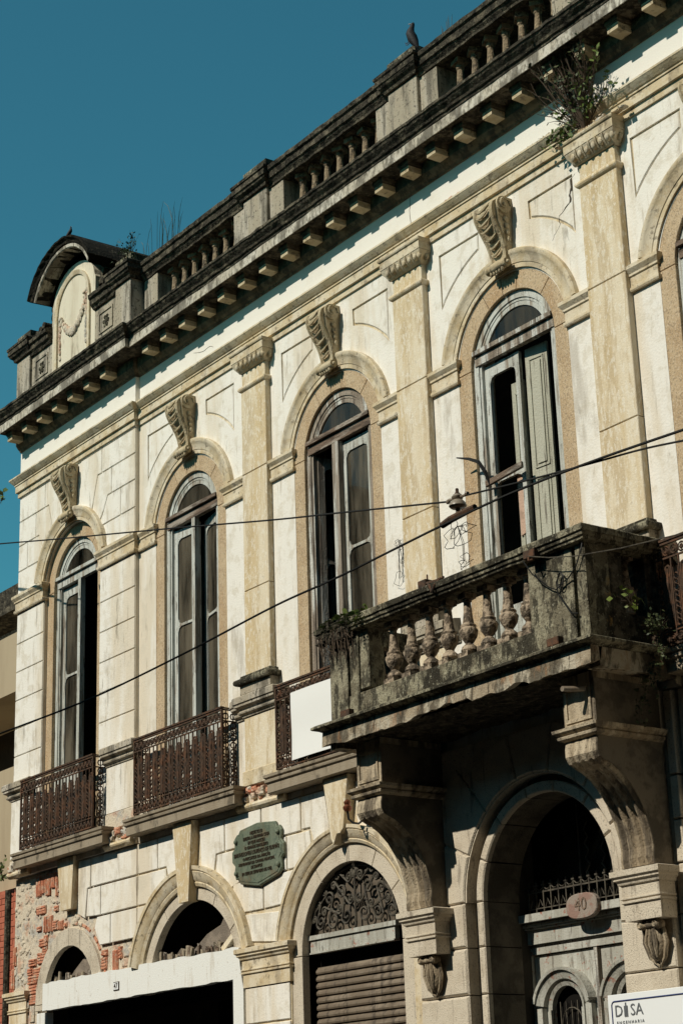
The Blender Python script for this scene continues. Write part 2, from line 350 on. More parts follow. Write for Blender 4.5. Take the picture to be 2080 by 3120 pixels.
def jag(p, q, n, amp):
    return [(p[0]+(q[0]-p[0])*i/n+rand(-amp, amp)*.5, p[1]+(q[1]-p[1])*i/n+rand(-amp, amp)) for i in range(1, n)]
def empty(name, parent=None, loc=(0, 0, 0), rot=None):
    return link(name, None, parent, loc, rot)
def tag(o, label, cat, group=None, kind=None):
    o['label'] = label; o['category'] = cat
    if group: o['group'] = group
    if kind: o['kind'] = kind
    return o
def copytree(o, parent=None, loc=None):
    c = o.copy(); scn.collection.objects.link(c)
    if parent is not None: c.parent = parent
    if loc is not None: c.location = loc
    for ch in list(o.children): copytree(ch, c)
    return c
def box(name, m, parent, *a, **k): return MB().box(*a).build(name, m, parent, **k)

# ------------------------------------------------------------------ setting
g = MB().add([(-600, -600, 0), (600, -600, 0), (600, 600, 0), (-600, 600, 0)], [(0, 1, 2, 3)]).build('ground', 'paving'); g['kind'] = 'structure'
g = MB().add([(-300, -12, .004), (300, -12, .004), (300, -2.6, .004), (-300, -2.6, .004)], [(0, 1, 2, 3)]).build('road', 'asphalt'); g['kind'] = 'structure'
g = MB().box(-300, 300, -2.45, .3, 0, .14).build('pavement', 'paving'); g['kind'] = 'structure'
g = MB().box(-300, 300, -2.6, -2.452, 0, .145).build('kerb', 'kerb'); g['kind'] = 'structure'
mk = MB()
for i in range(-20, 20): mk.add([(i*5, -7.4, .008), (i*5+2.4, -7.4, .008), (i*5+2.4, -7.28, .008), (i*5, -7.28, .008)], [(0, 1, 2, 3)])
g = mk.build('road_markings', 'roadpaint'); g['kind'] = 'structure'

# the row of houses across the street (behind the camera), added to block sky light
sky_blk = MB()
for i in range(-9, 12):
    x0 = i*9.0; hh = (10.8, 10.5, 10.9, 10.3)[i % 4]; sky_blk.box(x0, x0+8.99, -30, -13.3, .0, hh)
    for k in range(3):
        for f in range(3): sky_blk.box(x0+1.2+2.6*k, x0+2.4+2.6*k, -13.3, -13.22, 1+3*f, 2.9+3*f)
sky_blk.box(21, 48, -60, 40, 0, 27).box(-75, -42, -60, 3, 0, 27)  # unseen blocks at both street ends, added to cut side sky light
for k in range(9):
    for f in range(8): sky_blk.box(20.92, 21, -30+4*k, -28.4+4*k, 1.2+3.2*f, 3.2+3.2*f)
g = sky_blk.build('opposite_houses', 'interior'); g['kind'] = 'structure'

# ------------------------------------------------------------------ the old townhouse
XL, XB, XR = -7.48, -4.235, 9.2            # left corner, break of the end bay, right end
AC, BC, CC, DC, EC = -5.91, -3.017, 0.0, 2.893, 5.69   # window centres
FA = -.06                                   # face of the projecting end bay
SP = 8.855                                  # springing of the upper arches
H = empty('townhouse', None, (0, 0, 0))
tag(H, 'ruined two storey townhouse with arched windows, ochre pilasters and blackened balustraded parapet', 'house')

# --- wall plates
win_holes = [arch(c, .80, 5.40, SP, 24) for c in (BC, CC, DC, EC)]
def spandrel(c, s):
    x0, x1 = .375, 1.01
    a0 = math.degrees(math.acos(x1/1.30)); a1 = math.degrees(math.acos(x0/1.27))
    P = [(x1, 10.285), (x0, 10.285)] + [(1.29*math.cos(math.radians(a1+(a0-a1)*i/8)), SP+1.29*math.sin(math.radians(a1+(a0-a1)*i/8))) for i in range(9)]
    return [(c+s*x, z) for x, z in P]
sp = [spandrel(c, s) for c in (BC, CC, DC, EC) for s in (-1, 1) if not (c == BC and s == -5)]
MB().plate(R(XB-.05, XR, 5.18, 10.50), win_holes + sp, 0, .42).build('wall', 'plaster', H)
for P in sp:
    if area(P) < 0: P = P[::-1]
    P2 = inset(P, .022)
    MB().block(P2, .002, .03, .010).build('spandrel_panel', 'plaster', H)
    MB().plate(inset(P, -.004), [], .018, .05).build('panel_groove', 'cream', H)
MB().box(XB-.05, XR, 0.0, .42, 10.502, 11.75).build('frieze', 'plaster_clean', H)
MB().box(XL, XB, FA, .40, 10.46, 11.75).build('frieze', 'plaster_clean', H)
MB().plate(R(XL, XB, 5.18, 10.458), [arch(AC, .775, 5.40, SP+.02, 24)], FA+.014, .40).build('end_bay_wall', 'plaster', H)

# --- ashlar blocks of the end bay
def ablock(poly, y0=FA, m='plaster', depth=.02):
    if area(poly) < 0: poly = poly[::-1]
    MB().block(inset(poly, .007), y0, y0+depth, .006).build('ashlar_block', m, H)
rows = [6.43, 6.79, 7.17, 7.56, 7.955, 8.35, 8.77]
for a, b in zip(rows[:-1], rows[1:]):
    ablock(R(XL, AC-.775, a, b)); ablock(R(AC+.775, XB, a, b))
def sarc(c, cz, r, a0, a1, n=6): return arcpts(c, cz, r, a0, a1, n)
for s in (-1, 1):
    def q(P): return [(AC+s*x, z) for x, z in P]
    e = abs((XB if s > 0 else XL)-AC); zc = SP+.02
    ablock(q([(.80, 10.11), (e, 10.11), (e, 10.455), (.80, 10.455)]))
    ablock(q([(.22, 10.455), (.22, 9.82)] + [p for p in sarc(0, zc, .93, 76, 56)] + [(.575, 9.77), (.69, 10.11), (.80, 10.11), (.80, 10.455)]))
    ablock(q([(1.06, 9.755), (e, 9.755), (e, 10.11), (1.06, 10.11)]))
    ablock(q([(.69, 10.11), (.575, 9.77)] + sarc(0, zc, .93, 53, 38) + [(.86, 9.58), (.965, 9.755), (1.06, 9.755), (1.06, 10.11)]))
    ablock(q([(1.30, 9.385), (e, 9.385), (e, 9.755), (1.30, 9.755)]))
    ablock(q([(.965, 9.755), (.86, 9.58)] + sarc(0, zc, .93, 36, 33) + [(.93, 9.385), (1.30, 9.385), (1.30, 9.755)]))
    ablock(q([(.93, 9.04), (e, 9.04), (e, 9.385), (.93, 9.385)]))

# --- granite surrounds
def surround(c, zc, r0, r1, zb, y0, y1, m='granite', angs=(0, 42, 79, 97, 118, 180), sill=True):
    t = empty('stone_surround', H)
    for s in (-1, 1) if zb < zc-.02 else ():
        xa, xb = sorted((c+s*r0, c+s*r1)); MB().block(R(xa, xb, zb, zc-.004), y0, y1, .004).build('jamb_stone', m, t)
    for a, b in zip(angs[:-1], angs[1:]):
        d = .25
        P = arcpts(c, zc, r1, a+d, b-d, 8) + arcpts(c, zc, r0, b-d, a+d, 8)
        MB().block(P, y0, y1, .004).build('voussoir', m, t)
    return t
for c in (BC, CC, DC, EC): surround(c, SP, .612, .815, 5.42, .004, .30)
surround(AC, SP, .605, .80, 5.42, .002, .30)

# --- archivolts
def archivolt(c, zc, r0, y, a0=11.0, w=.19, m='cream'):
    pr = [(r0, y+.03), (r0, y-.022), (r0+.045, y-.022), (r0+.05, y-.030), (r0+.10, y-.040), (r0+.135, y-.058), (r0+.145, y-.066), (r0+w-.01, y-.066), (r0+w, y-.055), (r0+w, y+.03)]
    MB().arc(pr, c, zc, math.radians(a0), math.radians(180-a0), 40).build('archivolt', m, H, smooth=True)
for c in (BC, CC, DC, EC): archivolt(c, SP, .818, 0)
archivolt(AC, SP+.02, .79, FA)

# --- impost blocks
IMP = [(0, 8.785), (.030, 8.785), (.038, 8.80), (.038, 8.825), (.022, 8.835), (.022, 8.925), (.036, 8.935), (.036, 8.955), (.058, 8.985), (.065, 8.995), (.065, 9.03), (.0, 9.06)]
def impost(path): MB().run(IMP, path).build('impost_moulding', 'cream', H)
PX = [(-1.49, .25), (1.43, .25), (4.305, .245), (7.18, .245)]     # pilasters
for a, b in ((XB+.002, BC-.815), (BC+.815, -1.74), (-1.24, CC-.815), (CC+.815, 1.18), (1.68, DC-.815), (DC+.815, 4.06), (4.55, EC-.815), (EC+.815, 6.93)):
    pth = [(a, 0), (b, 0)]
    if a != XB+.002 and a not in (BC+.815, CC+.815, DC+.815, EC+.815): pth = [(a, 0), (b-.0, 0), (b, .05)]
    else: pth = [(a, .05), (a, 0), (b, 0)] if a != XB+.002 else [(a, 0), (b, 0), (b, .05)]
    impost(pth)
impost([(XL, FA+.03), (XL, FA), (AC-.79, FA), (AC-.79, FA+.05)]); impost([(AC+.79, FA+.05), (AC+.79, FA), (XB, FA), (XB, 0)])

# --- architrave
AR = [(0, 10.475), (.022, 10.475), (.022, 10.545), (.050, 10.55), (.050, 10.645), (.062, 10.648), (.062, 10.668), (.075, 10.675), (.10, 10.705), (.115, 10.725), (.12, 10.73), (.12, 10.75), (0, 10.785)]
MB().run(AR, [(XL, FA+.03), (XL, FA), (XB, FA), (XB, 0), (XR, 0)]).build('architrave', 'cream', H)

# --- cornice
BM = [(0, 11.15), (.02, 11.15), (.03, 11.175), (.055, 11.195), (.075, 11.225), (.085, 11.24), (.085, 11.372), (0, 11.372)]
pth = [(XL, FA), (XB, FA), (XB, 0), (XR, 0)]
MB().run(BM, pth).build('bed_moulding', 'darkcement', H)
MB().run([(0, 11.368), (.33, 11.368), (.33, 11.3735), (0, 11.3735)], pth).build('cornice_soffit', 'mould', H)  # soffit shade painted in with the mould colour
FS = [(0, 11.374), (.335, 11.374), (.345, 11.362), (.355, 11.362), (.355, 11.478), (0, 11.478)]
MB().run(FS, pth).build('cornice_fascia', 'fascia', H)
def nsub(p, n): return [(p[i][0]+(p[i+1][0]-p[i][0])*k/n, p[i][1]+(p[i+1][1]-p[i][1])*k/n) for i in range(len(p)-1) for k in range(n)]+[p[-1]]
CR = [(0, 11.48), (.362, 11.48), (.366, 11.505), (.385, 11.515), (.395, 11.54), (.43, 11.575), (.445, 11.60), (.455, 11.605), (.455, 11.635), (.44, 11.645), (0, 11.71)]
cr = MB().run(CR, nsub([(XL, FA), (XB, FA)], 40)+nsub([(XB, 0), (XR, 0)], 150))
cr.v = [(x, y+noise.noise(Vector((x*9, y*9, z*9)))*.012, z+noise.noise(Vector((x*7+5, y*9, z*5)))*.010) for x, y, z in cr.v]
cr.build('cornice_crown', 'mould', H)
mod = MB().box(-.070, .070, -.255, -.08, 11.24, 11.272).box(-.064, .064, -.247, -.08, 11.2722, 11.281).box(-.070, .070, -.255, -.08, 11.2812, 11.305)
mc = MB().box(-.076, .076, -.262, -.08, 11.3055, 11.325).box(-.086, .086, -.272, -.08, 11.3255, 11.3675).build('modillion_cap', 'darkcement', H)  # cap coloured dark for the shade below the fascia
mo = mod.build('modillion', 'console', H, loc=(-4.55+.447*.47, 0, 0))
xs = []
x = .815
while x > XB+.28: xs.append((x, 0)); x -= .447
x = .815+.447
while x < XR: xs.append((x, 0)); x += .447
for i in range(7): xs.append((XL+.16+.447*i, FA))
mo.location = mc.location = (xs[0][0], xs[0][1], 0)
for x, y in xs[1:]: link('modillion', mo.data, H, (x, y, 0)); link('modillion_cap', mc.data, H, (x, y, 0))

# --- pilasters
def pilaster(px, hw):
    t = empty('pilaster', H, (px, 0, 0)); y = -.075
    for a, b in ((6.655, 7.62), (7.628, 9.005), (9.013, 10.035)) if px < 4 else ((6.655, 7.60), (7.608, 8.985), (8.993, 10.035)):
        MB().block(R(-hw, hw, a, b), y, .02, .006).build('shaft_drum', 'ochre', t)
    MB().run([(0, 10.03), (.012, 10.035), (.022, 10.045), (.030, 10.06), (.030, 10.075), (.022, 10.09), (.0, 10.10)], [(-hw, 0), (-hw, y), (hw, y), (hw, 0)]).build('astragal', 'ochre', t)
    MB().block(R(-hw+.008, hw-.008, 10.10, 10.28), y+.008, .02, .004).build('neck', 'ochre', t)
    cp = MB().run([(0, 10.265), (.012, 10.27), (.02, 10.285), (.025, 10.29), (.065, 10.345), (.08, 10.39), (.0, 10.392)], [(-hw, 0), (-hw, y), (hw, y), (hw, 0)])
    n = 6
    for i in range(n):
        cx = -hw-.03+(2*hw+.06)*(i+.5)/n
        cp.ball(cx, y-.05, 10.335, .030, .034, .045)
        if i < n-1:
            dx = (2*hw+.06)/n/2; cp.tube([(cx+dx, y-.03, 10.29), (cx+dx, y-.075, 10.345), (cx+dx, y-.082, 10.385)], [.004, .010, .014], 5)
            for s in (-1, 1): cp.tube([(cx+dx+s*.012, y-.03, 10.30), (cx+dx+s*.02, y-.07, 10.35), (cx+dx+s*.016, y-.078, 10.385)], .005, 4)
    for s in (-1, 1): cp.ball(s*(hw+.05), -.045, 10.335, .034, .030, .045)
    cp.ball(hw+.045, y-.045, 10.335, .03, .03, .045)
    cp.build('egg_moulding', 'cream', t, smooth=True)
    MB().run([(0, 10.393), (.085, 10.393), (.085, 10.478), (.098, 10.487), (.104, 10.500), (.104, 10.515), (0, 10.53)], [(-hw, 0), (-hw, y), (hw, y), (hw, 0)]).build('abacus', 'cement' if px > 9 else 'cream', t)
    MB().run([(0, 6.545), (.085, 6.545), (.10, 6.56), (.103, 6.585), (.095, 6.605), (.06, 6.615), (.045, 6.625), (.04, 6.65), (.015, 6.66), (0, 6.665)], [(-hw, 0), (-hw, y), (hw, y), (hw, 0)]).build('base_torus', 'lichen', t, smooth=True)
    MB().block(R(-hw-.05, hw+.05, 6.435, 6.545), y-.045, .02, .006).build('plinth', 'cement', t)
    return t
for px, hw in PX: pilaster(px, hw)

# --- sill string course, pedestals
ST = [(0, 6.195), (.015, 6.195), (.02, 6.215), (.05, 6.235), (.055, 6.25), (.04, 6.262), (.04, 6.285), (.085, 6.31), (.085, 6.335), (.10, 6.345), (.10, 6.41), (.085, 6.425), (0, 6.437)]
for px, hw in PX:
    MB().run(ST, [(px-hw-.30, -.0), (px-hw-.06, 0), (px-hw-.06, -.06), (px+hw+.06, -.06), (px+hw+.06, 0), (px+hw+.24, 0)]).build('sill_string', 'cement', H)
    MB().block(R(px-hw-.06, px+hw+.06, 5.47, 6.19), -.06, .02, .006).build('pedestal', 'ochre', H)
    MB().block(R(px-hw-.10, px+hw+.08, 5.43, 5.60), -.072, .0, .008).build('pedestal_base', 'cream', H)
MB().run(ST, [(XL-.04, .3), (XL-.04, FA), (AC-.94, FA)]).build('sill_string', 'cement', H)
MB().run(ST, [(AC+.98, FA), (XB, FA), (XB, 0)]).build('sill_string', 'cement', H)
MB().block(R(XL-.03, AC-.72, 5.43, 6.19), FA-.004, .02, .006).build('pedestal', 'plaster', H)
MB().block(R(AC+.98, XB, 5.62, 6.19), FA-.004, .02, .006).build('pedestal', 'plaster', H)
MB().block(R(AC+.98, XB+.01, 5.42, 5.615), FA-.012, .02, .006).jitter(.004).build('pedestal_base', 'rubble', H)

# --- scroll consoles over the upper windows
def console(c, y, zt=10.44, zb=9.72):
    t = empty('scroll_keystone', H, (c, y, 0))
    n = 16; b = MB(); V = []; prev = None
    secs = []
    for i in range(n+1):
        f = i/n; z = zt-.03-(zt-.03-zb)*f
        hw = .150-.042*f
        pr = .20*math.exp(-((f-.22)/.38)**2)+.055+.03*f if f > .0 else .14
        if f < .12: pr = .12+.10*math.sin(f/.12*PI/2)
        secs.append((z, hw, pr))
    for z, hw, pr in secs: V += [(-hw, 0, z), (-hw, -pr, z), (-hw+.03, -pr-.012, z), (-hw+.045, -pr+.010, z), (0, -pr-.010, z), (hw-.045, -pr+.010, z), (hw-.03, -pr-.012, z), (hw, -pr, z), (hw, 0, z)]
    F = [(i*9+j, i*9+j+1, (i+1)*9+j+1, (i+1)*9+j) for i in range(n) for j in range(8)] + [tuple(range(9)), tuple(n*9+j for j in range(9))]
    b.add(V, F); b.build('console_body', 'console', t)
    lf = MB()
    for k in range(8):
        f = .06+.105*k; z = zt-.03-(zt-.03-zb)*f; i = min(n-1, int(f*n)); hw, pr = secs[i][1], secs[i][2]
        P = []
        for j in range(7):
            u = j/6; x = (-hw+.045)+(2*hw-.09)*u
            P.append((x, -pr-.004-.018*math.sin(u*PI), z-.045*math.sin(u*PI)+.03*u))
        lf.tube(P, [.004, .010, .014, .016, .014, .010, .004], 5)
    lf.build('acanthus_leaf', 'console', t, smooth=True)
    for s in (-1, 1):
        vl = MB(); x0 = s*.148
        vl.lathe([(.0, -.022), (.088, -.022), (.088, .022), (.0, .022)], x0, -.125, zt-.13, 18, 'x')
        P = [(x0+s*.026, -.125+(.085-.011*k*.55)*math.cos(k*.55), zt-.13+(.085-.011*k*.55)*math.sin(k*.55)) for k in range(13)]
        vl.tube(P, .011, 5); vl.ball(x0+s*.02, -.125, zt-.13, .022, .022, .022)
        vl.tube([(x0*.95, -.20, zt-.16), (x0*.9, -.18, zt-.3), (x0*.82, -.12, zt-.42), (x0*.75, -.09, zt-.56)], [.016, .018, .014, .012], 6)
        for k in range(4): vl.ball(x0*.93+s*.01, -.09+.008*k, zt-.27-.07*k, .012, .034-.005*k, .03)
        vl.build('volute', 'console', t, smooth=True)
    sc = MB().lathe([(0, -.145), (.045, -.145), (.05, -.12), (.036, -.10), (.05, -.07), (.055, 0), (.05, .07), (.036, .10), (.05, .12), (.045, .145), (0, .145)], 0, -.105, zb-.01, 12, 'x')
    for s in (-1, 1): sc.ball(s*.15, -.105, zb-.01, .02, .022, .022)
    for k in range(5): sc.ball(-.08+.04*k, -.115, zb-.055, .018, .02, .035)
    sc.build('scroll_foot', 'console', t, smooth=True)
    return t
con = console(DC, 0)
for c, y in ((CC, 0), (BC, 0), (EC, 0), (AC, FA)): copytree(con, H, (c, y, .02 if c == AC else 0))

# ------------------------------------------------------------------ upper windows
def leaf(t, x0, x1, hinge, ang, pane=True, wood='paint', y=.065, zb=5.46, zt=8.87, glassm='glass', topglass=True):
    """one casement leaf; hinge 'L' or 'R'; ang opens inwards (towards +Y)"""
    w = x1-x0; s = 1 if hinge == 'L' else -1; hx = x0 if hinge == 'L' else x1
    a = ang*s
    rot = (0, 0, math.radians(a)); e = empty('casement', t, (hx, y, 0), rot)
    def X(u): return s*u
    def bx(u0, u1, z0, z1, y0=-.02, y1=.02, b=None):
        p, q = sorted((X(u0), X(u1))); return (b or MB()).box(p, q, y0, y1, z0, z1)
    f = MB(); st = .075
    bx(0, st, zb, zt, b=f); bx(w-st*.75, w, zb, zt, b=f); bx(st, w-st*.75, zt-.12, zt, -.018, .018, f); bx(st, w-st*.75, zb, zb+.95, -.016, .016, f)
    bx(st, w-st*.75, 7.655, 7.685, -.018, .018, f)
    for z0, sg in ((zt-.12, -1), (7.685, 1), (7.655, -1)):     # rounded glass corners
        for u0, us in ((st, 1), (w-st*.75, -1)):
            P = [(X(u0), z0), (X(u0+us*.07), z0), (X(u0+us*.02), z0+sg*.02), (X(u0), z0+sg*.07)]
            f.plate(P, [], -.0165, .0165)
    f.v = [(p[0], p[1], p[2]) for p in f.v]
    f.build('x', wood, e); o = e.children[0]; o.name = 'sash_frame'
    if pane:
        for z0, z1 in ((zb+.95, 7.655), (7.685, zt-.12)) if topglass else ((7.685, zt-.12),):
            bx(st, w-st*.75, z0, z1, -.002, .002).build('pane', glassm, e)
    return e
def shutter_leaf(t, x0, x1, y, ang=0, zb=5.46, zt=8.85, m='shutterwood'):
    e = empty('inner_shutter', t, (x0, y, 0), (0, 0, math.radians(ang))); w = x1-x0
    b = MB().box(0, w, 0, .025, zb, zt)
    for z0, z1 in ((zb+.1, 6.55), (6.68, 7.55), (7.65, zt-.12)):
        for u0, u1, c0, c1 in ((.05, .062, z0, z1), (w-.062, w-.05, z0, z1), (.05, w-.05, z0, z0+.012), (.05, w-.05, z1-.012, z1)):
            b.box(u0, u1, -.010, 0, c0, c1)
        b.box(.085, w-.085, -.012, 0, z0+.04, z1-.04)
    b.build('shutter_panel', m, e); return e
WIN = []
def window(c, frame='paint', bar='board', y=.04, hw=.608, spr=SP):
    t = empty('window', H, (c, y, 0)); WIN.append(t)
    fr = MB().plate(arch(0, hw, 5.44, spr), [arch(0, hw-.07, 5.47, spr)], 0, .06)
    fr.plate(arch(0, hw-.07, 5.44, spr), [arch(0, hw-.10, 5.47, spr)], .012, .06)
    fr.build('window_frame', frame, t)
    br = MB().box(-hw+.03, hw-.03, -.012, .05, 8.895, 8.985).box(-hw+.03, hw-.03, -.045, .05, 9.0, 9.045).box(-hw+.06, hw-.06, .0, .04, 8.985, 9.0)
    br.build('transom_bar', bar, t)
    so = arcpts(0, spr, hw-.10, 18, 162, 20); fi = inset(so, .07)
    so = [p for p in arcpts(0, spr, hw-.10, 21, 159, 20)]; si = [p for p in arcpts(0, spr, hw-.148, 27, 153, 20)]
    MB().plate(so+[], [si], .018, .055).build('fanlight_frame', frame, t)
    MB().plate(si, [], .032, .036).build('pane', 'glassfan', t)
    return t
def mull(t, x, m='paint'):
    MB().box(x-.035, x+.035, -.01, .06, 5.46, 8.893).build('mullion', m, t)
w = window(AC, bar='paint', hw=.602, y=.05)
leaf(w, -.50, .0, 'L', 0); mull(w, .04); leaf(w, .0, .50, 'R', 82, wood='wornwood'); 
w = window(BC)
leaf(w, -.51, .0, 'L', 3); mull(w, .02, 'paint'); leaf(w, .02, .51, 'R', 12)
shutter_leaf(w, .12, .40, .16, -4); shutter_leaf(w, -.12, .02, .20, 10)
w = window(CC, frame='wornwood')
leaf(w, -.51, .0, 'L', 78, wood='wornwood'); mull(w, -.09, 'wornwood'); MB().box(-.05, -.0, -.02, .05, 5.46, 8.89).build('stile', 'wornwood', w); leaf(w, .0, .51, 'R', 0)
shutter_leaf(w, .10, .33, .20, 3, zt=8.3)
w = window(DC, bar='wornwood')
leaf(w, -.51, .0, 'L', 0, pane=False); leaf(w, .02, .51, 'R', 84, wood='wornwood', glassm='glassclean')
shutter_leaf(w, -.19, -.03, .10, 4, zt=8.6); shutter_leaf(w, .03, .31, .10, 6, zt=8.88)
MB().block([(-.17, 7.05), (-.03, 7.08), (-.03, 7.75), (-.10, 7.80), (-.18, 7.72)], .085, .10, .004).jitter(.004).build('plaster_scrap', 'pinkwall', w)
w = window(EC); leaf(w, -.51, .0, 'L', 4); mull(w, .0, 'wornwood'); leaf(w, .0, .51, 'R', 0)

# ------------------------------------------------------------------ interior (floors and partitions seen through the windows)
I = empty('interior', H)
def ib(name, *a): box(name, 'interior', I, *a)
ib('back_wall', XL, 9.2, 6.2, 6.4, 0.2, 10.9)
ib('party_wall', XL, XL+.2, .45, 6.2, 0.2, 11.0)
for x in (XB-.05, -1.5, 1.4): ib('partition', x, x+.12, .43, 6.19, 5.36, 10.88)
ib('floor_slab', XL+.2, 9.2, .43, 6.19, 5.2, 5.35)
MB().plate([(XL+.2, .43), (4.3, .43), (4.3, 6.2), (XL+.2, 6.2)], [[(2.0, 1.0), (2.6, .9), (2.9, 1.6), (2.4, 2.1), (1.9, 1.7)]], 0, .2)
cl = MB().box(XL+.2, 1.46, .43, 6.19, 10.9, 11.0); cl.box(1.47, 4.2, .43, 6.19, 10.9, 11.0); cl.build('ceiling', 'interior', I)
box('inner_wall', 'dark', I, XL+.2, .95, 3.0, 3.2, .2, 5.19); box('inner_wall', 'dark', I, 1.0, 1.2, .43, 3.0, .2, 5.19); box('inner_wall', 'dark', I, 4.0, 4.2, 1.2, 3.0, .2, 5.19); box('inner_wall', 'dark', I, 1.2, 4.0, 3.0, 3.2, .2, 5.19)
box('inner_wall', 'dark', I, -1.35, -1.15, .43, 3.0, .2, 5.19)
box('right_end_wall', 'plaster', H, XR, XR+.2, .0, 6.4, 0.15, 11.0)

# ------------------------------------------------------------------ parapet
Pp = empty('parapet', H)
BZ = 11.66
def pedestal_pier(x, y, hw=.25, par=Pp, block=True, m='cement'):
    t = empty('parapet_pedestal', H, (x, y, 0))
    MB().block(R(-hw, hw, BZ, 12.53), 0, .5, .008).build('pedestal_die', m, t)
    if block:
        for s in (-1, 1):
            a, b = sorted((s*(hw+.002), s*(hw+.29))); MB().block(R(a, b, BZ, 12.50), .045, .40, .006).build('side_die', m, t)
    CAPP = [(0, 12.53), (.03, 12.535), (.04, 12.57), (.075, 12.60), (.09, 12.63), (.10, 12.635), (.10, 12.70), (.115, 12.71), (.115, 12.745), (.06, 12.78), (0, 12.79)]
    c = MB().run(CAPP, [(-hw, .5), (-hw, 0), (hw, 0), (hw, .5)]); c.box(-hw, hw, 0, .5, 12.70, 12.785); c.jitter(.004).build('pedestal_cap', 'mould', t)
    k = MB().block(R(-hw+.0, hw, 12.785, 12.905), -.005, .45, .012); k.jitter(.004).build('cap_block', 'lichen', t)
    return t
for x in (-1.49, 1.415, 4.30, 7.2): pedestal_pier(x, .0)
RAIL = [(0, 12.50), (.03, 12.505), (.035, 12.53), (.06, 12.56), (.065, 12.575), (.085, 12.585), (.09, 12.655), (.115, 12.675), (.12, 12.72), (.10, 12.745), (0, 12.765)]
def rail(x0, x1):
    n = max(4, int((x1-x0)*12)); b = MB().run(RAIL, nsub([(x0, .06), (x1, .06)], n)); b.box(x0, x1, .06, .62, 12.50, 12.762)
    b.v = [(x, y+noise.noise(Vector((x*8, z*11, 1)))*.010, z+noise.noise(Vector((x*6, z*9, 4)))*.012) for x, y, z in b.v]
    b.build('handrail', 'mould', Pp)
rails = [(-4.2, -1.74), (-1.24, 1.165), (1.665, 4.05), (4.55, 6.95), (7.45, 9.2)]
for a, b in rails: rail(a, b)
MB().box(-4.2, 9.2, .05, .32, BZ-.01, 11.83).build('base_rail', 'mould', Pp)
bal = MB().box(-.075, .075, -.075, .075, 0, .035).lathe([(.0, .035), (.062, .035), (.07, .055), (.05, .075), (.035, .09), (.055, .12), (.078, .17), (.083, .21), (.078, .25), (.062, .28), (.066, .29), (.066, .305), (.05, .32), (.044, .38), (.038, .46), (.034, .54), (.045, .555), (.045, .575), (.036, .59), (.05, .61), (.0, .61)], 0, 0, 0, 12).box(-.07, .07, -.07, .07, .61, .66)
for k in range(8): a = k*PI/4; bal.ball(.078*math.cos(a), .078*math.sin(a), .215, .018, .018, .03, 6, 4)
bo = bal.jitter(.0025).build('baluster', 'balusterdark', Pp, smooth=False, loc=(0, .19, 11.835))
bx_ = []
for x0, n in ((-3.66, 7), (-.75, 7), (2.17, 7), (5.02, 7)):
    for i in range(n): bx_.append(x0+.247*i)
bx_.append(8.0); bx_.append(8.25)
bo.location = (bx_[0], .19, 11.835)
for x in bx_[1:]: link('baluster', bo.data, Pp, (x, .19, 11.835), (0, 0, rand(0, 1.5)))
MB().block(R(-4.19, -3.86, BZ, 12.50), .045, .40, .006).build('side_die', 'cement', Pp)

# --- raised attic with round-headed pediment over the end bay
T = empty('attic_pediment', H); ya = -.10
for x in (-7.315, -4.44): 
    t = pedestal_pier(x, -.14, .20, block=False)
for x0, x1 in ((-7.115, -6.50), (-5.27, -4.64)):
    MB().block(R(x0, x1, BZ, 12.47), ya, .3, .006).build('attic_wall', 'cement', T)
    xm = (x0+x1)/2
    MB().plate(R(xm-.19, xm+.19, 12.07, 12.38), [R(xm-.165, xm+.165, 12.095, 12.355)], ya-.014, ya+.01).build('panel_border', 'cement', T)
    rs = MB().ball(xm, ya, 12.20, .05, .02, .05)
    for k in range(6): a = k*PI/3; rs.ball(xm+.06*math.cos(a), ya, 12.21+.07*math.sin(a), .03, .018, .03, 6, 4)
    rs.build('rosette', 'lichen', T, smooth=True)
    c = MB().run([(0, 12.47), (.03, 12.475), (.045, 12.51), (.075, 12.535), (.08, 12.60), (.11, 12.62), (.115, 12.67), (.07, 12.70), (0, 12.715)], nsub([(x0, ya), (x1, ya)], 8)); c.box(x0, x1, ya, .3, 12.47, 12.713); c.jitter(.005).build('coping', 'mould', T)
PC = -5.885
body = [(PC+.62, BZ), (PC+.62, 13.0)] + [(PC+.60*math.cos(math.radians(a)), 13.0+.42*math.sin(math.radians(a))) for a in range(5, 176, 10)] + [(PC-.62, 13.0), (PC-.62, BZ)]
MB().plate(body, [], ya, .5).build('pediment_wall', 'creamwall', T)
MB().arc([(.44, ya+.01), (.44, ya-.02), (.47, ya-.03), (.50, ya-.035), (.50, ya+.01)], PC, 12.80, 0, PI, 24).build('panel_moulding', 'cream', T, smooth=True)
for s in (-1, 1): MB().box(*(sorted((PC+s*.44, PC+s*.50))), ya-.03, ya+.01, 11.98, 12.80).build('panel_moulding', 'cream', T)
gar = MB()
for k in range(15):
    f = k/14; gar.ball(PC-.36+.72*f, ya-.012, 12.72-.30*math.sin(f*PI), .045, .03, .045+.03*math.sin(f*PI), 7, 5)
for x in (-.38, .38):
    for k in range(9): gar.ball(PC+x+rand(-.01, .01), ya-.008, 12.70-.07*k, .028, .018, .05, 6, 4)
for k in range(5): a = k*1.256; gar.ball(PC+.38+.045*math.cos(a), ya-.015, 12.82+.055*math.sin(a), .035, .025, .035, 6, 4)
gar.jitter(.006).build('garland_relief', 'rubble', T, smooth=True)
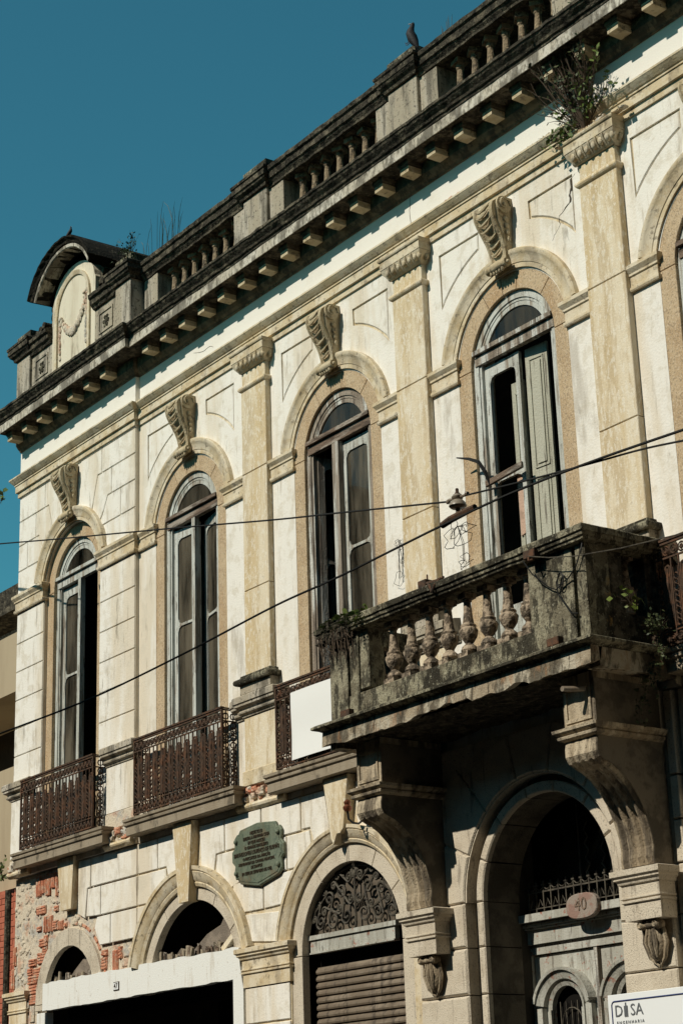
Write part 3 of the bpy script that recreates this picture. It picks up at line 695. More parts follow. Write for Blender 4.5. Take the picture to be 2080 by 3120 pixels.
# hood mould
Rh = 1.0; hz = 13.70-Rh; a0 = math.degrees(math.acos(.90/Rh))
hp = [(Rh-.15, ya), (Rh-.15, -.30), (Rh-.13, -.315), (Rh-.09, -.32), (Rh-.085, -.335), (Rh-.05, -.35), (Rh-.02, -.385), (Rh, -.39), (Rh, 1.2), (Rh-.15, 1.2)]
MB().arc(hp, PC+.03, hz, math.radians(a0), math.radians(180-a0), 30).jitter(.006).build('hood_mould', 'blackmould', T)
MB().arc([(Rh-.152, ya), (Rh-.152, -.306), (Rh-.14, -.322), (Rh-.10, -.326), (Rh-.10, ya)], PC+.03, hz, math.radians(a0+.4), math.radians(179.6-a0), 30).jitter(.003).build('hood_fillet', 'fascia', T)
MB().box(PC-.72, PC+.80, .25, 1.19, 12.7, 13.22).build('gable_mass', 'blackmould', T)
tl = MB()
for k in range(4): tl.lathe([(.05, -.25), (.055, .25)], PC-.80-.10*k, .1, 12.80-.03*k, 8, 'y')
tl.build('ridge_tile', 'mould', T)
for s in (-1, 1):
    sc = MB()
    for k in range(3): sc.lathe([(0, -.05), (.10-.02*k, -.05), (.10-.02*k, .25), (0, .25)], PC+s*(.66+.02*k), 0, 12.78+.13*k, 12, 'y')
    sc.build('side_scroll', 'mould', T)

# ------------------------------------------------------------------ iron balconettes
def unit_a():
    b = MB(); z = .13
    for k, r in enumerate((.026, .020, .030, .020, .026, .020, .030, .020, .026)):
        b.ring(0, 0, z+r, r, .0085, 8); z += 2*r+.001
    b.box(-.030, -.024, -.004, .004, .13, .63); b.box(.024, .030, -.004, .004, .13, .63)
    return b
def unit_b():
    b = MB()
    b.tube([(-.026, 0, .14)]+[(-.026, 0, .30), (-.030, 0, .50), (-.026, 0, .60)]+[(.026*math.cos(PI-PI*k/6), 0, .62+.035*math.sin(PI*k/6)) for k in range(7)]+[(.030, 0, .50), (.026, 0, .30), (.026, 0, .14), (0, 0, .125)], .010, 5, True)
    b.tube([(0, 0, .14), (0, 0, .30), (.008, 0, .36), (-.008, 0, .44), (0, 0, .50), (0, 0, .63)], [.010, .020, .014, .014, .020, .010], 6)
    b.ball(0, 0, .39, .020, .010, .024, 8, 5); b.ring(0, 0, .22, .020, .008, 8); b.ring(0, 0, .56, .018, .008, 8); b.tube([(-.05, 0, .30), (-.035, 0, .33), (-.05, 0, .37), (-.035, 0, .42)], .006, 4); b.tube([(.05, 0, .50), (.035, 0, .46), (.05, 0, .42)], .006, 4)
    return b
ua = unit_a(); ub = unit_b()
fz, fz2 = MB(), MB()
fz.ring(0, 0, .062, .032, .008, 10); fz.ring(0, 0, .062, .014, .008, 8); fz.box(-.04, .04, -.003, .003, .058, .066); fz.box(-.004, .004, -.003, .003, .02, .105); fz.tube([(.034, 0, .03), (.055, 0, .062), (.034, 0, .095)], .008, 4)
fz2.ring(0, 0, .80, .038, .008, 10); fz2.ring(0, 0, .80, .017, .008, 8); fz2.box(-.045, .045, -.003, .003, .796, .804); fz2.box(-.004, .004, -.003, .003, .755, .845); fz2.tube([(.037, 0, .765), (.055, 0, .80), (.037, 0, .84)], .008, 4)
def railing(c, y0=-.195, x0=-.97, x1=.97, zb=5.46, yend=0.0):
    t = empty('balconette_railing', H, (c, y0, zb))
    MB().box(x0-.01, x1+.01, -.022, .022, .885, .905).box(x0-.005, x1+.005, -.012, .012, .86, .8845).box(x0, x1, -.008, .008, .735, .75).box(x0, x1, -.008, .008, .115, .127).box(x0, x1, -.011, .011, 0, .018).build('rail_bar', 'iron', t)
    n = round((x1-x0)/.088); step = (x1-x0)/n
    A = None
    for k in range(n):
        x = x0+step*(k+.5)
        src = (ua, ub)[k % 2]
        if k < 2: o = src.build('baluster', 'iron', t, loc=(x, 0, .02)); (A := [o]) if k == 0 else A.append(o)
        else: link('baluster', A[k % 2].data, t, (x, 0, .02))
        if k == 0: F0 = fz.build('frieze_ring', 'iron', t, loc=(x, 0, 0)); F1 = fz2.build('frieze_ring', 'iron', t, loc=(x, 0, 0))
        else: link('frieze_ring', F0.data, t, (x, 0, 0)); link('frieze_ring', F1.data, t, (x, 0, 0))
    bars = MB()
    for k in range(n+1): bars.box(x0+step*k-.006, x0+step*k+.006, -.006, .006, .02, .75)
    bars.build('upright', 'iron', t)
    for x in (x0, x1):
        p = MB().box(x-.011, x+.011, -.011, .011, 0, .885); p.tube([(x+.012*math.cos(k*.9), -.012*math.sin(k*.9), .1+.012*k) for k in range(56)], .005, 4); p.build('corner_post', 'iron', t)
        sd_ = MB(); d = yend-y0
        for z in (.0, .118, .738, .865, .885): sd_.box(x-.006, x+.006, 0, d, z, z+.015)
        for k in range(2):
            yy = d*(k+.5)/2
            for z in (.16, .24, .32, .40, .48, .56, .64, .70, .06, .80): 
                sd_.tube([(x, yy+.036*math.cos(2*PI*i/8), z+.036*math.sin(2*PI*i/8)) for i in range(8)], .009, 4, True)
            sd_.box(x-.003, x+.003, yy-.006, yy+.006, .02, .87)
        sd_.build('return_panel', 'iron', t)
    return t
railing(BC); railing(CC); railing(AC, FA-.17, yend=.17+FA*0); railing(EC)
def slab(c, y0=0):
    SL = [(0, 5.245), (.175, 5.245), (.185, 5.25), (.185, 5.345), (.205, 5.36), (.21, 5.385), (.195, 5.395), (.215, 5.41), (.22, 5.44), (0, 5.455)]
    MB().run(SL, [(c-1.0, .02), (c-1.0, y0), (c+1.0, y0), (c+1.0, .02)]).jitter(.002).build('balconette_slab', 'slabstone', H)
for c, y in ((AC, FA+.03), (BC, 0), (CC, 0), (EC, 0)): slab(c, y)

# --- torn string course between slabs (broken bricks and mortar)
def torn(x0, x1, y, z0=5.25, z1=5.44, seed=1, dense=26):
    random.seed(seed); t = empty('broken_string_course', H)
    MB().run([(0, 5.17), (.02, 5.175), (.05, 5.20), (.06, 5.22), (.05, 5.245), (.02, 5.255), (0, 5.26)], nsub([(x0, y), (x1, y)], 6)).jitter(.004).build('ogee_moulding', 'ochre', t)
    MB().block(R(x0, x1, z0, z1), y-.015, y+.05, .01).jitter(.008).build('mortar_core', 'rubble', t)
    for i in range(dense):
        a, h = rand(.04, .12), rand(.03, .07); x = rand(x0, x1-a); z = rand(z0, z1-h)
        MB().block(R(0, a, 0, h), -.0, .05, .012).jitter(.008).build('broken_brick', 'brick' if random.random() < .35 else 'rubble', t, loc=(x, y-.04-rand(0, .03), z))
torn(-2.0, -1.05, -.01, seed=3, dense=30); torn(-4.90, XB, FA, 5.23, 5.42, 4, 22); torn(XL-.03, AC-1.0, FA, 5.20, 5.40, 5, 18); torn(4.7, 4.72, -.01, seed=6, dense=1)

# ------------------------------------------------------------------ ground floor
GS = dict(A=(AC-.01, 3.51, .655, .87), B=(-3.05, 3.42, .95, 1.10), C=(-.055, 3.545, .846, 1.03))
gh = [arch(GS['B'][0], 1.095, .1, 3.42, 28), arch(GS['C'][0], 1.025, .1, 3.545, 28)]
MB().plate([(XB-.05, 3.44), (-4.15, 3.44)]+[(-3.05+1.095*math.cos(PI-PI*i/28), 3.42+1.095*math.sin(PI-PI*i/28)) for i in range(1, 28)]+[(-1.955, 3.44), (-1.96, .14), (1.16, .14), (1.16, 5.17), (XB-.05, 5.17)], gh[1:], .0, .13).build('ground_floor_wall', 'cream', H)
MB().plate([(XL, .14), (-6.55, .14), (-6.55, 3.44), (AC-.875, 3.44)]+[(AC-.01+.865*math.cos(PI-PI*i/24), 3.51+.865*math.sin(PI-PI*i/24)) for i in range(25)]+[(AC+.855, 3.44), (XB-.052, 3.44), (XB-.052, 5.17), (XL, 5.17)], [], .02, .11).build('end_bay_ground_wall', 'rubble', H)
for k, (c, s, r0, r1) in GS.items():
    surround(c, s, r0, r1, (.2 if k == 'C' else 3.44), (.012 if k != 'A' else -.02), (.10 if k != 'A' else .05), 'stone', (0, 34, 62, 89, 91, 124, 180) if k != 'A' else (0, 90, 180))
def gblock(P, y0=-.02): 
    if area(P) < 0: P = P[::-1]
    MB().block(inset(P, .006), y0, .004, .006).build('ashlar_block', 'plaster', H)
zr = [3.72, 4.085, 4.435, 4.80, 5.17]
def ax(c, s, r, z): return math.sqrt(max(0, r*r-(z-s)**2)) if abs(z-s) < r else 0
cB, sB, cC, sC = -3.05, 3.42, -.055, 3.545
# between A and B
gblock([(XB-.95, 4.44), (XB-.88, 4.085), (XB-.64, 4.085), (XB-.64, 4.435)]) if False else None
for P in ([(-5.36, 4.81), (XB+.002, 4.81), (XB+.002, 5.17), (-5.36, 5.17)], [(-5.11, 4.445), (XB, 4.445), (XB, 4.80), (-5.11, 4.80)],
          [(-4.865, 4.085), (XB, 4.085), (XB, 4.435), (-4.865, 4.435)], [(-5.21, 4.445), (-5.115, 4.445), (-5.115, 4.80), (-5.44, 4.80), (-5.475, 4.46)],
          [(-5.69, 5.17), (-5.69, 4.52), (-5.50, 4.44), (-5.45, 4.80), (-5.37, 4.81), (-5.37, 5.17)],
          [(-4.87, 4.435), (-4.87, 4.085), (-5.13, 4.085), (-5.26, 4.31), (-5.20, 4.435)]): gblock(P, -.02)
bandL = [[(XB+.01, 4.81), (-3.755, 4.81), (-3.755, 5.17), (XB+.01, 5.17)],
         [(-3.75, 4.81), (-3.56, 4.81), (-3.52, 4.70)] + sarc(cB, sB, 1.25, 112, 100, 4) + [(-3.24, 5.17), (-3.75, 5.17)],
         [(XB+.01, 4.80), (XB+.01, 4.445), (-3.94, 4.445)] + sarc(cB, sB, 1.25, 138, 113, 5) + [(-3.56, 4.80)],
         [(XB+.01, 4.435), (XB+.01, 3.86)] + sarc(cB, sB, 1.25, 158, 139, 5) + [(-3.96, 4.435)]]
for P in bandL: gblock(P)
bandR = [[(-2.30, 4.81), (-1.575, 4.81), (-1.575, 5.17), (-2.30, 5.17)], [(-1.565, 4.81), (-.825, 4.81), (-.825, 5.17), (-1.565, 5.17)],
         [(-2.83, 5.17)] + sarc(cB, sB, 1.25, 78, 66, 4) + [(-2.48, 4.80), (-2.31, 4.81), (-2.31, 5.17)],
         [(-2.47, 4.80)] + sarc(cB, sB, 1.25, 64, 50, 4) + [(-1.96, 4.445), (-1.96, 4.80)], [(-1.95, 4.80), (-1.95, 4.445), (-1.10, 4.445), (-1.10, 4.80)],
         [(-.815, 5.17), (-.815, 4.82), (-.66, 4.82), (-.62, 4.74)] + sarc(cC, sC, 1.12, 118, 104, 4) + [(-.27, 5.17)],
         [(-1.09, 4.80), (-1.09, 4.445), (-.86, 4.445)] + sarc(cC, sC, 1.12, 128, 120, 4) + [(-.67, 4.80)],
         [(-2.14, 4.435)] + sarc(cB, sB, 1.25, 44, 33, 4) + [(-1.555, 4.095), (-1.555, 4.435)], [(-1.545, 4.435), (-1.545, 4.095)] + sarc(cC, sC, 1.12, 150, 134, 4) + [(-.90, 4.435)],
         [(-1.95, 4.085)] + sarc(cB, sB, 1.25, 31, 17, 4) + [(-1.22, 3.72)] + sarc(cC, sC, 1.12, 168, 154, 4)]
for P in bandR: gblock(P)
for z0, z1 in ((2.6, 2.93), (2.94, 3.31), (2.2, 2.59), (1.8, 2.19), (1.4, 1.79)): gblock(R(-1.93, -1.09, z0, z1))
bandS = [[(.16, 5.17), (.16, 4.78)] + sarc(cC, sC, 1.12, 76, 40, 6) + [(1.14, 4.3), (1.14, 5.17)]]
for P in bandS: gblock(P)
def garch(c, s, r0, w, a0, a1, y=-.0, m='cream'):
    pr = [(r0, y+.02), (r0, y-.02), (r0+w*.16, y-.035), (r0+w*.22, y-.028), (r0+w*.30, y-.045), (r0+w*.55, y-.062), (r0+w*.70, y-.075), (r0+w*.74, y-.066), (r0+w*.80, y-.085), (r0+w, y-.085), (r0+w, y+.02)]
    MB().arc(pr, c, s, math.radians(a0), math.radians(a1), 44).build('ground_archivolt', m, H, smooth=True)
garch(cB, sB, 1.10, .225, 14, 165); garch(cC, sC, 1.03, .175, 9, 171)
def key(c, y0, zt, zb, wt, wb, m='ochre'):
    b = MB(); V = [(-wt, y0, zt), (wt, y0, zt), (wb, y0+.015, zb), (-wb, y0+.015, zb)]; V += [(x, .03, z) for x, y, z in V]
    b.add(V, [(0, 1, 2, 3), (4, 5, 6, 7), (0, 1, 5, 4), (1, 2, 6, 5), (2, 3, 7, 6), (3, 0, 4, 7)]).build('keystone', m, H, loc=(c, 0, 0))
key(AC, -.085, 5.235, 4.60, .215, .135); key(-3.05, -.115, 5.235, 4.345, .205, .105)
kc = MB().block([(-.22, 5.235), (-.215, 5.235), (-.10, 4.62), (-.06, 4.56), (-.0, 4.66), (.06, 4.66), (.11, 4.70), (.215, 5.235)], -.115, .03, .004).build('keystone', 'ochre', H, loc=(-.055, 0, 0))
GI = [(0, 3.315), (.012, 3.315), (.012, 3.45), (.03, 3.458), (.03, 3.472), (.015, 3.480), (.032, 3.49), (.032, 3.50), (.02, 3.505), (.02, 3.595), (.038, 3.605), (.045, 3.625), (.065, 3.64), (.065, 3.655), (.085, 3.67), (.085, 3.715), (0, 3.735)]
MB().run(GI, [(-1.93, 0.02), (-1.93, -.02), (-1.075, -.02), (-1.075, .02)]).build('ground_impost', 'cream', H)
MB().run(GI, [(-7.52, .3), (-7.52, -.0), (-7.06, -.0), (-7.06, .03)]).build('ground_impost', 'ochre', H)
# white lintel and leg
ln = [(-6.56, 3.43)] + jag((-6.56, 3.43), (-2.14, 3.425), 40, .006) + [(-2.14, 3.425), (-2.14, .15), (-1.94, .15), (-1.94, 3.32), (-2.0, 3.55), (-2.02, 3.745)] + jag((-2.02, 3.755), (-6.56, 3.765), 40, .012) + [(-6.56, 3.765)]
MB().plate(ln, [], -.035, .06).build('shop_lintel', 'white', H)
MB().block(R(-6.74, -6.52, .15, 3.41), -.02, .1, .006).build('shop_jamb', 'white', H)
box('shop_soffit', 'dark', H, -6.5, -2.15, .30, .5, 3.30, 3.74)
# rubble and brick in the broken arches
random.seed(11)
def shards(x0, x1, z, n, ymin=.06):
    for i in range(n):
        x = x0+(x1-x0)*i/n+rand(-.02, .02); h = rand(.04, .15)
        MB().block([(0, 0), (rand(.03, .07), 0), (rand(.02, .06), h*rand(.7, 1)), (0, h)], 0, rand(.02, .05), .003).jitter(.008).build('brick_shard', 'slabstone' if random.random() < .6 else 'board', H, loc=(x, ymin+rand(0, .1), z-.01))
shards(-6.45, -5.40, 3.765, 22); shards(-3.90, -2.15, 3.765, 40)
def rub(x0, x1, pk, y):
    P = [(x0, 3.70), (x1, 3.70)] + [(x1+(x0-x1)*f, 3.70+pk*math.sin(PI*min(1, f*1.25+.1))**.6*rand(.85, 1.1)) for f in [i/14 for i in range(15)]]
    MB().block(P, y, y+.08, .01).jitter(.006).build('broken_plaster_vault', 'interior', H)
M['vault'] = mat('grey_vault_plaster', (0.17, 0.14, 0.11), [((0.28, 0.23, 0.18), 'noise', 5, .5, .66, S1, .7)], bump=.6)
P = [(-6.30, 3.72), (-5.35, 3.72), (-5.38, 4.0), (-5.55, 4.10), (-5.85, 4.02), (-6.10, 3.90)]
MB().block(P, .16, .22, .01).jitter(.01).build('broken_plaster', 'vault', H)
P = [(-3.95, 3.70), (-2.1, 3.70), (-2.12, 4.08), (-2.30, 4.20), (-2.6, 4.26), (-2.75, 4.08), (-3.05, 4.0), (-3.35, 3.84), (-3.6, 3.9), (-3.75, 3.82)]
MB().block(P, .20, .26, .01).jitter(.01).build('broken_plaster', 'vault', H)
MB().block([(-2.52, 3.80), (-2.30, 3.93), (-2.26, 3.87), (-2.48, 3.74)], .05, .12, .006).build('loose_brick', 'ochre', H)
# exposed bricks of the end bay
bl = [(-6.86, 5.13, .13, .26, 1), (-6.72, 5.13, .12, .24, 1), (-6.59, 5.13, .12, .28, 1), (-6.46, 5.13, .12, .20, 1), (-6.33, 5.12, .05, .30, 1),
      (-6.84, 4.745, .25, .11, 0), (-6.36, 4.70, .10, .07, 0), (-6.63, 4.60, .22, .21, 1), (-6.83, 4.49, .12, .06, 0), (-6.40, 4.52, .14, .12, 0), (-6.25, 4.50, .13, .11, 1), (-6.76, 4.33, .22, .10, 0),
      (-6.66, 4.22, .12, .13, 0), (-7.04, 4.10, .20, .09, 0), (-6.80, 4.16, .22, .14, 0), (-7.07, 3.99, .14, .09, 0), (-6.90, 3.98, .20, .15, 0),
      (-7.05, 3.895, .27, .11, 0), (-7.01, 3.775, .25, .11, 0), (-7.0, 3.655, .22, .12, 0), (-5.12, 4.03, .14, .07, 0), (-5.12, 3.94, .13, .14, 0), (-4.84, 4.0, .12, .24, 1), (-4.70, 4.03, .08, .14, 0), (-4.60, 4.0, .22, .10, 2), (-4.62, 3.88, .2, .09, 2),
      (-7.52, 4.03, .07, .26, 1), (-7.5, 3.74, .06, .2, 1), (-7.47, 4.3, .06, .24, 1), (-7.15, 3.62, .14, .12, 2), (-7.2, 3.48, .14, .14, 2), (-6.98, 3.52, .12, .2, 2), (-7.22, 3.35, .16, .1, 2),
      (-6.1, 4.46, .08, .05, 0), (-5.88, 4.47, .07, .06, 2), (-6.63, 4.36, .1, .08, 0), (-7.3, 3.28, .1, .08, 0)]
for x, z, w_, h_, v in bl:
    b = MB().block(R(0, w_, -h_, 0), 0, .04, .008)
    if v == 0:
        k = max(1, int(h_/.03))
        for i in range(k): b.box(.01, w_-.01, -.008, 0, -h_+.008+i*h_/k, -h_+.008+i*h_/k+h_/k*.55)
    elif v == 1:
        k = max(1, int(w_/.04))
        for i in range(k): b.box(.008+i*w_/k, .008+i*w_/k+w_/k*.6, -.008, 0, -h_+.01, -.01)
    b.jitter(.004).build('brick', 'brick' if v != 2 else 'rubble', H, loc=(x, .0, z))
for i in range(11):     # brick rim left of the lost archivolt
    a = math.radians(8+i*7.5); MB().block(R(-.05, .05, -.018, .018), 0, .03, .005).build('brick', 'brick' if i % 3 else 'rubble', H, loc=(AC+.91*math.cos(a), .004, 3.52+.91*math.sin(a)), rot=(0, -a-PI/2, 0))
rb = MB()
random.seed(21)
for i in range(70):
    x, z = rand(-7.48, -7.0), rand(3.4, 5.1); s_ = rand(.015, .05)
    if abs(x-(-7.2)) < .14: s_ *= 1.3
    rb.ball(x, .018, z, s_, .014, s_*rand(.5, 1), 6, 4)
for i in range(45): rb.ball(rand(-6.9, -5.2), .016, rand(4.35, 5.0), rand(.02, .06), .016, rand(.015, .04), 6, 4)
rb.jitter(.003).build('rubble_infill', 'rubble', H, kind='stuff')

# --- shopfront C: transom, roller shutter, grille
t = empty('shopfront', H)
MB().box(-.87, .56, .10, .16, 3.56, 3.70).box(-.90, .60, .08, .16, 3.70, 3.745).box(-.87, .56, .085, .10, 3.56, 3.575).build('transom_rail', 'doorpaint', t)
sl = MB().prism_x([(.03, 0), (-.004, .004), (-.010, .020), (-.006, .040), (.012, .058), (.02, .0705), (.03, .0705)], -.86, .78)
so_ = sl.build('shutter_slat', 'shutter', t, loc=(0, .16, .5), smooth=False)
for i in range(1, 41): link('shutter_slat', so_.data, t, (0, .16, .5+.0715*i))
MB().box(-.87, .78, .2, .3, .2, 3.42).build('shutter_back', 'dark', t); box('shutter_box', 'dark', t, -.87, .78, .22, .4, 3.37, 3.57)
gr = empty('fan_grille', H); b = MB(); cx, cz, y = -.055, 3.76, .09
def spiral(b, x, z, r, a0, turns, s=1, t=.011):
    P = [(x+(r*(1-k/22*.82))*math.cos(a0+s*k/22*turns*2*PI), y, z+(r*(1-k/22*.82))*math.sin(a0+s*k/22*turns*2*PI)) for k in range(23)]
    b.tube(P, t, 5); b.ball(P[-1][0], y, P[-1][2], .02, .015, .02, 6, 4); return P[0]
def sscroll(x1, z1, ra, x2, z2, rb, t=.012):
    for q in (-1, 1):
        A, B = Vector((cx+q*x1, y, cz+z1)), Vector((cx+q*x2, y, cz+z2)); d = (B-A).normalized(); nn = Vector((-d.z, 0, d.x))*q
        P = []
        for k in range(20, -1, -1):
            f = k/20; an = f*2.6*PI; rr = ra*(1-.8*f); P.append(A+(-nn*math.cos(an)-d*math.sin(an))*rr)
        for k in range(0, 21):
            f = k/20; an = f*2.6*PI; rr = rb*(1-.8*f); P.append(B+(nn*math.cos(an)+d*math.sin(an))*rr)
        n_ = len(P); b.tube(P, [t*.6+t*.5*math.sin(PI*i/n_) for i in range(n_)], 5)
        for p_ in (P[0], P[-1]): b.ball(p_.x, y, p_.z, .017, .014, .017, 6, 4)
        M_ = (A+B)/2; b.ball(M_.x, y, M_.z, .02, .015, .02, 6, 4)
for ar in ((.15, .12, .085, .23, .36, .075), (.38, .10, .085, .44, .32, .07), (.60, .10, .075, .64, .27, .05), (.10, .50, .055, .29, .53, .045), (.07, .28, .055, .36, .44, .04), (.27, .20, .05, .53, .20, .045), (.52, .38, .04, .70, .15, .04)): sscroll(*ar)
b.tube([(cx, y, cz), (cx, y, cz+.5)], [.014, .010], 6)
for k in range(6): b.ball(cx+.04*math.cos(k), y, cz+.55+.05*math.sin(k*2), .03, .02, .04, 6, 4)
b.tube([(cx+.80*math.cos(PI*k/24), y, 3.56+.80*math.sin(PI*k/24)) for k in range(3, 22)], .014, 5)
b.build('grille_scroll', 'grille', gr)
M['tympanum'] = mat('brown_dusty_board', (0.10, 0.080, 0.058), [((0.15, 0.12, 0.09), 'noise', 4, .5, .65, S1, .7)], bump=.1)
MB().plate([p for p in arcpts(-.055, 3.55, .86, 10, 170, 20)], [], .16, .2).build('tympanum_panel', 'tympanum', gr)

# ------------------------------------------------------------------ entrance bay under the balcony
YP = -.10
piers = [(1.10, 1.905), (3.87, 4.50)]
MB().plate([(1.165, 3.745)]+[(DC-1.005*math.cos(PI*i/24), 3.745+1.005*math.sin(PI*i/24)) for i in range(25)]+[(4.50, 3.745), (4.50, 5.17), (1.165, 5.17)], [], YP+.02, .42).build('entrance_spandrel', 'stone', H)
jz = [.2, .62, 1.05, 1.5, 1.95, 2.5, 2.93, 3.345, 3.745]
for a, b_ in zip(jz[:-1], jz[1:]):
    MB().block(inset(R(1.165, 1.872, a, b_), .005), YP, .06, .02).build('pier_stone', 'stone', H)
    MB().block(inset(R(1.945, 2.045, a, b_), .005), -.02, .04, .012).build('reveal_stone', 'stone', H); MB().block(inset(R(1.86, 2.04, a, b_), .005), .045, .42, .004).build('porch_stone', 'grimestone', H)  # rear stones painted darker than the front for porch shade
    MB().block(inset(R(3.87, 4.48, a, b_), .005), YP, .42, .012).build('pier_stone', 'stone', H)
    MB().block(inset(R(4.49, 4.62, a, b_), .005), -.04, .42, .008).build('reveal_stone', 'stone', H)
    MB().block(inset(R(4.64, 9.2, a, b_), .005), .0, .42, .008).build('pier_stone', 'stone', H)
for a, b_ in ((0, 24), (24, 50), (50, 78), (78, 102), (102, 130), (130, 156), (156, 180)):
    a += .4; b_ -= .4
    o1 = 1.45 if abs(90-(a+b_)/2) < 50 else 1.62
    outer = [(min(max(DC+o1*math.cos(math.radians(q)), 1.17), 4.48), min(3.742+o1*math.sin(math.radians(q)), 5.16)) for q in [b_+(a-b_)*i/8 for i in range(9)]]
    P = arcpts(DC, 3.742, 1.02, a, b_, 8) + outer
    MB().block(P, YP, YP+.06, .012).build('arch_voussoir', 'stone', H)
    P = arcpts(DC, 3.742, .855, a, b_, 8) + arcpts(DC, 3.742, 1.03, b_, a, 8)
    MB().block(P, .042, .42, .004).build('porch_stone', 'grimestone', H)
    P = arcpts(DC, 3.742, .85, a, b_, 8) + arcpts(DC, 3.742, .945, b_, a, 8)
    MB().block(P, -.02, .04, .012).build('inner_voussoir', 'stone', H)
for z0, z1 in ((3.75, 4.09), (4.10, 4.45), (4.46, 5.16)):
    MB().block(inset(R(4.52, 4.62, z0, z1), .004), -.05, .3, .006).build('pier_stone', 'stone', H)
    MB().block(inset(R(4.64, 9.2, z0, z1), .004), .0, .42, .006).build('pier_stone', 'stone', H)
# jambs of the porch
box('porch_jamb', 'interior', H, 1.92, 2.03, .421, .62, .2, 4.6); box('porch_ceiling', 'interior', H, 1.21, 4.0, .43, 2.9, 4.75, 4.9)

# --- the door
D = empty('entrance_door', H, (DC, .50, 0))
MB().box(-1.0, 1.0, .0, .10, 3.37, 3.50).box(-1.03, 1.03, -.05, .10, 3.52, 3.545).box(-1.05, 1.05, -.10, .10, 3.56, 3.63).box(-1.02, 1.02, -.03, .10, 3.50, 3.56).build('door_cornice', 'doorpaint', D)
MB().box(-.92, .92, .03, .10, 3.28, 3.34).box(-.90, .90, .05, .10, 3.34, 3.37).build('door_head', 'doorpaint', D)
for s in (-1, 1):
    MB().box(*sorted((s*.99, s*.90)), .0, .10, .2, 3.37).box(*sorted((s*.90, s*.86)), .03, .10, .2, 3.28).build('door_post', 'doorpaint', D)
for s in (-1, 1):
    c = s*.44; lf = MB()
    lf.plate(R(c-.41, c+.41, .25, 3.27), [arch(c, .20, 1.3, 2.78, 12)], .06, .10)
    lf.arc([(.20, .07), (.20, .045), (.235, .03), (.235, .07)], c, 2.78, 0, PI, 16)
    lf.arc([(.285, .07), (.285, .01), (.33, -.005), (.36, -.02), (.36, .07)], c, 2.755, math.radians(12), math.radians(168), 18)
    lf.arc([(.36, .07), (.36, -.035), (.385, -.04), (.385, .07)], c, 2.755, math.radians(14), math.radians(166), 18)
    for q in (-1, 1):
        lf.box(*sorted((c+q*.20, c+q*.235)), .03, .07, 1.3, 2.78); lf.box(*sorted((c+q*.285, c+q*.36)), .0, .07, 1.3, 2.80)
        lf.box(*sorted((c+q*.19, c+q*.30)), -.02, .07, 2.42, 2.47); lf.box(*sorted((c+q*.20, c+q*.28)), .0, .07, 2.30, 2.42)
    lf.build('door_leaf', 'doorpaint', D)
    gg = MB()
    for k in range(5): gg.box(c-.15+.075*k-.005, c-.15+.075*k+.005, .10, .11, 1.4, 2.85)
    gg.ring(c, .10, 2.65, .14, .007, 14); gg.tube([(c-.2, .10, 2.55), (c+.2, .10, 2.55)], .006, 5); gg.tube([(c-.2, .10, 2.2), (c+.2, .10, 2.2)], .006, 5)
    gg.build('door_grille', 'grille', D)
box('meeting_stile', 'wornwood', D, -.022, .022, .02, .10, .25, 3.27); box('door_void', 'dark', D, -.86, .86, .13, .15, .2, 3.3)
MB().plate([p for p in arcpts(0, 3.70, 1.0, 0, 180, 20)], [], .12, .14).build('fanlight_glass', 'glassclean', D)
fg = MB()
for k in range(5):
    for q in (-1, 1): fg.tube([(q*.08+.012*math.sin(k), .10, 3.75+.13*k), (q*.13, .10, 3.81+.13*k), (q*.08, .10, 3.87+.13*k)], .008, 4)
for x in (-.2, .2): fg.box(x-.006, x+.006, .09, .10, 3.7, 4.6)
fg.build('fanlight_tracery', 'grille', D)
cf = MB().box(-.82, .90, -.012, -.004, 3.82, 3.835).box(-.82, .90, -.012, -.004, 3.675, 3.685)
for k in range(17):
    x = -.80+.102*k; cf.box(x-.006, x+.006, -.014, -.002, 3.635, 3.88); cf.box(x-.018, x+.018, -.02, .004, 3.88, 3.895); cf.ball(x, -.008, 3.91, .010, .010, .016, 6, 4)
    if k < 16: cf.tube([(x, -.008, 3.875), (x+.035, -.008, 3.845), (x+.067, -.008, 3.845), (x+.102, -.008, 3.875)], .006, 4); cf.tube([(x+.02, -.008, 3.69), (x+.05, -.008, 3.76), (x+.08, -.008, 3.70)], .006, 4)
cf.build('cresting', 'grille', D)

# ------------------------------------------------------------------ balcony
Bz0 = 5.215
BAL = empty('stone_balcony', H)
bx0, bx1, bf = 1.085, 4.69, -.97
# slab with ragged broken underside lip
n = 60; sm = MB(); V = []; random.seed(5)
top = [(bx0-.05, -1.06)]
lip = MB(); xs_ = [bx0-.05+(bx1+.10-bx0)*i/n for i in range(n+1)]
zl = []
for i, x in enumerate(xs_):
    f = i/n; zl.append(Bz0+.018+.055*max(0, math.sin(f*9+1))*noise.noise(Vector((x*3, 0, 2)))+.025*abs(noise.noise(Vector((x*13, 3, 0))))+rand(-.006, .006)+(.03 if .38 < f < .6 else 0))
V = []
for x, z in zip(xs_, zl): V += [(x, -1.035, z), (x, -1.025, 5.388), (x, -.90, 5.388), (x, -.93, z+.03)]
F = []
for i in range(n):
    for j in range(4): F.append((i*4+j, i*4+(j+1) % 4, (i+1)*4+(j+1) % 4, (i+1)*4+j))
F += [(0, 1, 2, 3), (n*4+3, n*4+2, n*4+1, n*4)]
MB().add(V, F).build('slab_lip', 'slabedge', BAL)
for x0, x1 in ((bx0-.05, bx0+.10), (bx1-.10, bx1+.05)): MB().box(x0, x1, -.935, -.10, Bz0+.01, 5.384).build('slab_side_lip', 'slabedge', BAL)
so2 = MB(); nx, ny = 44, 12
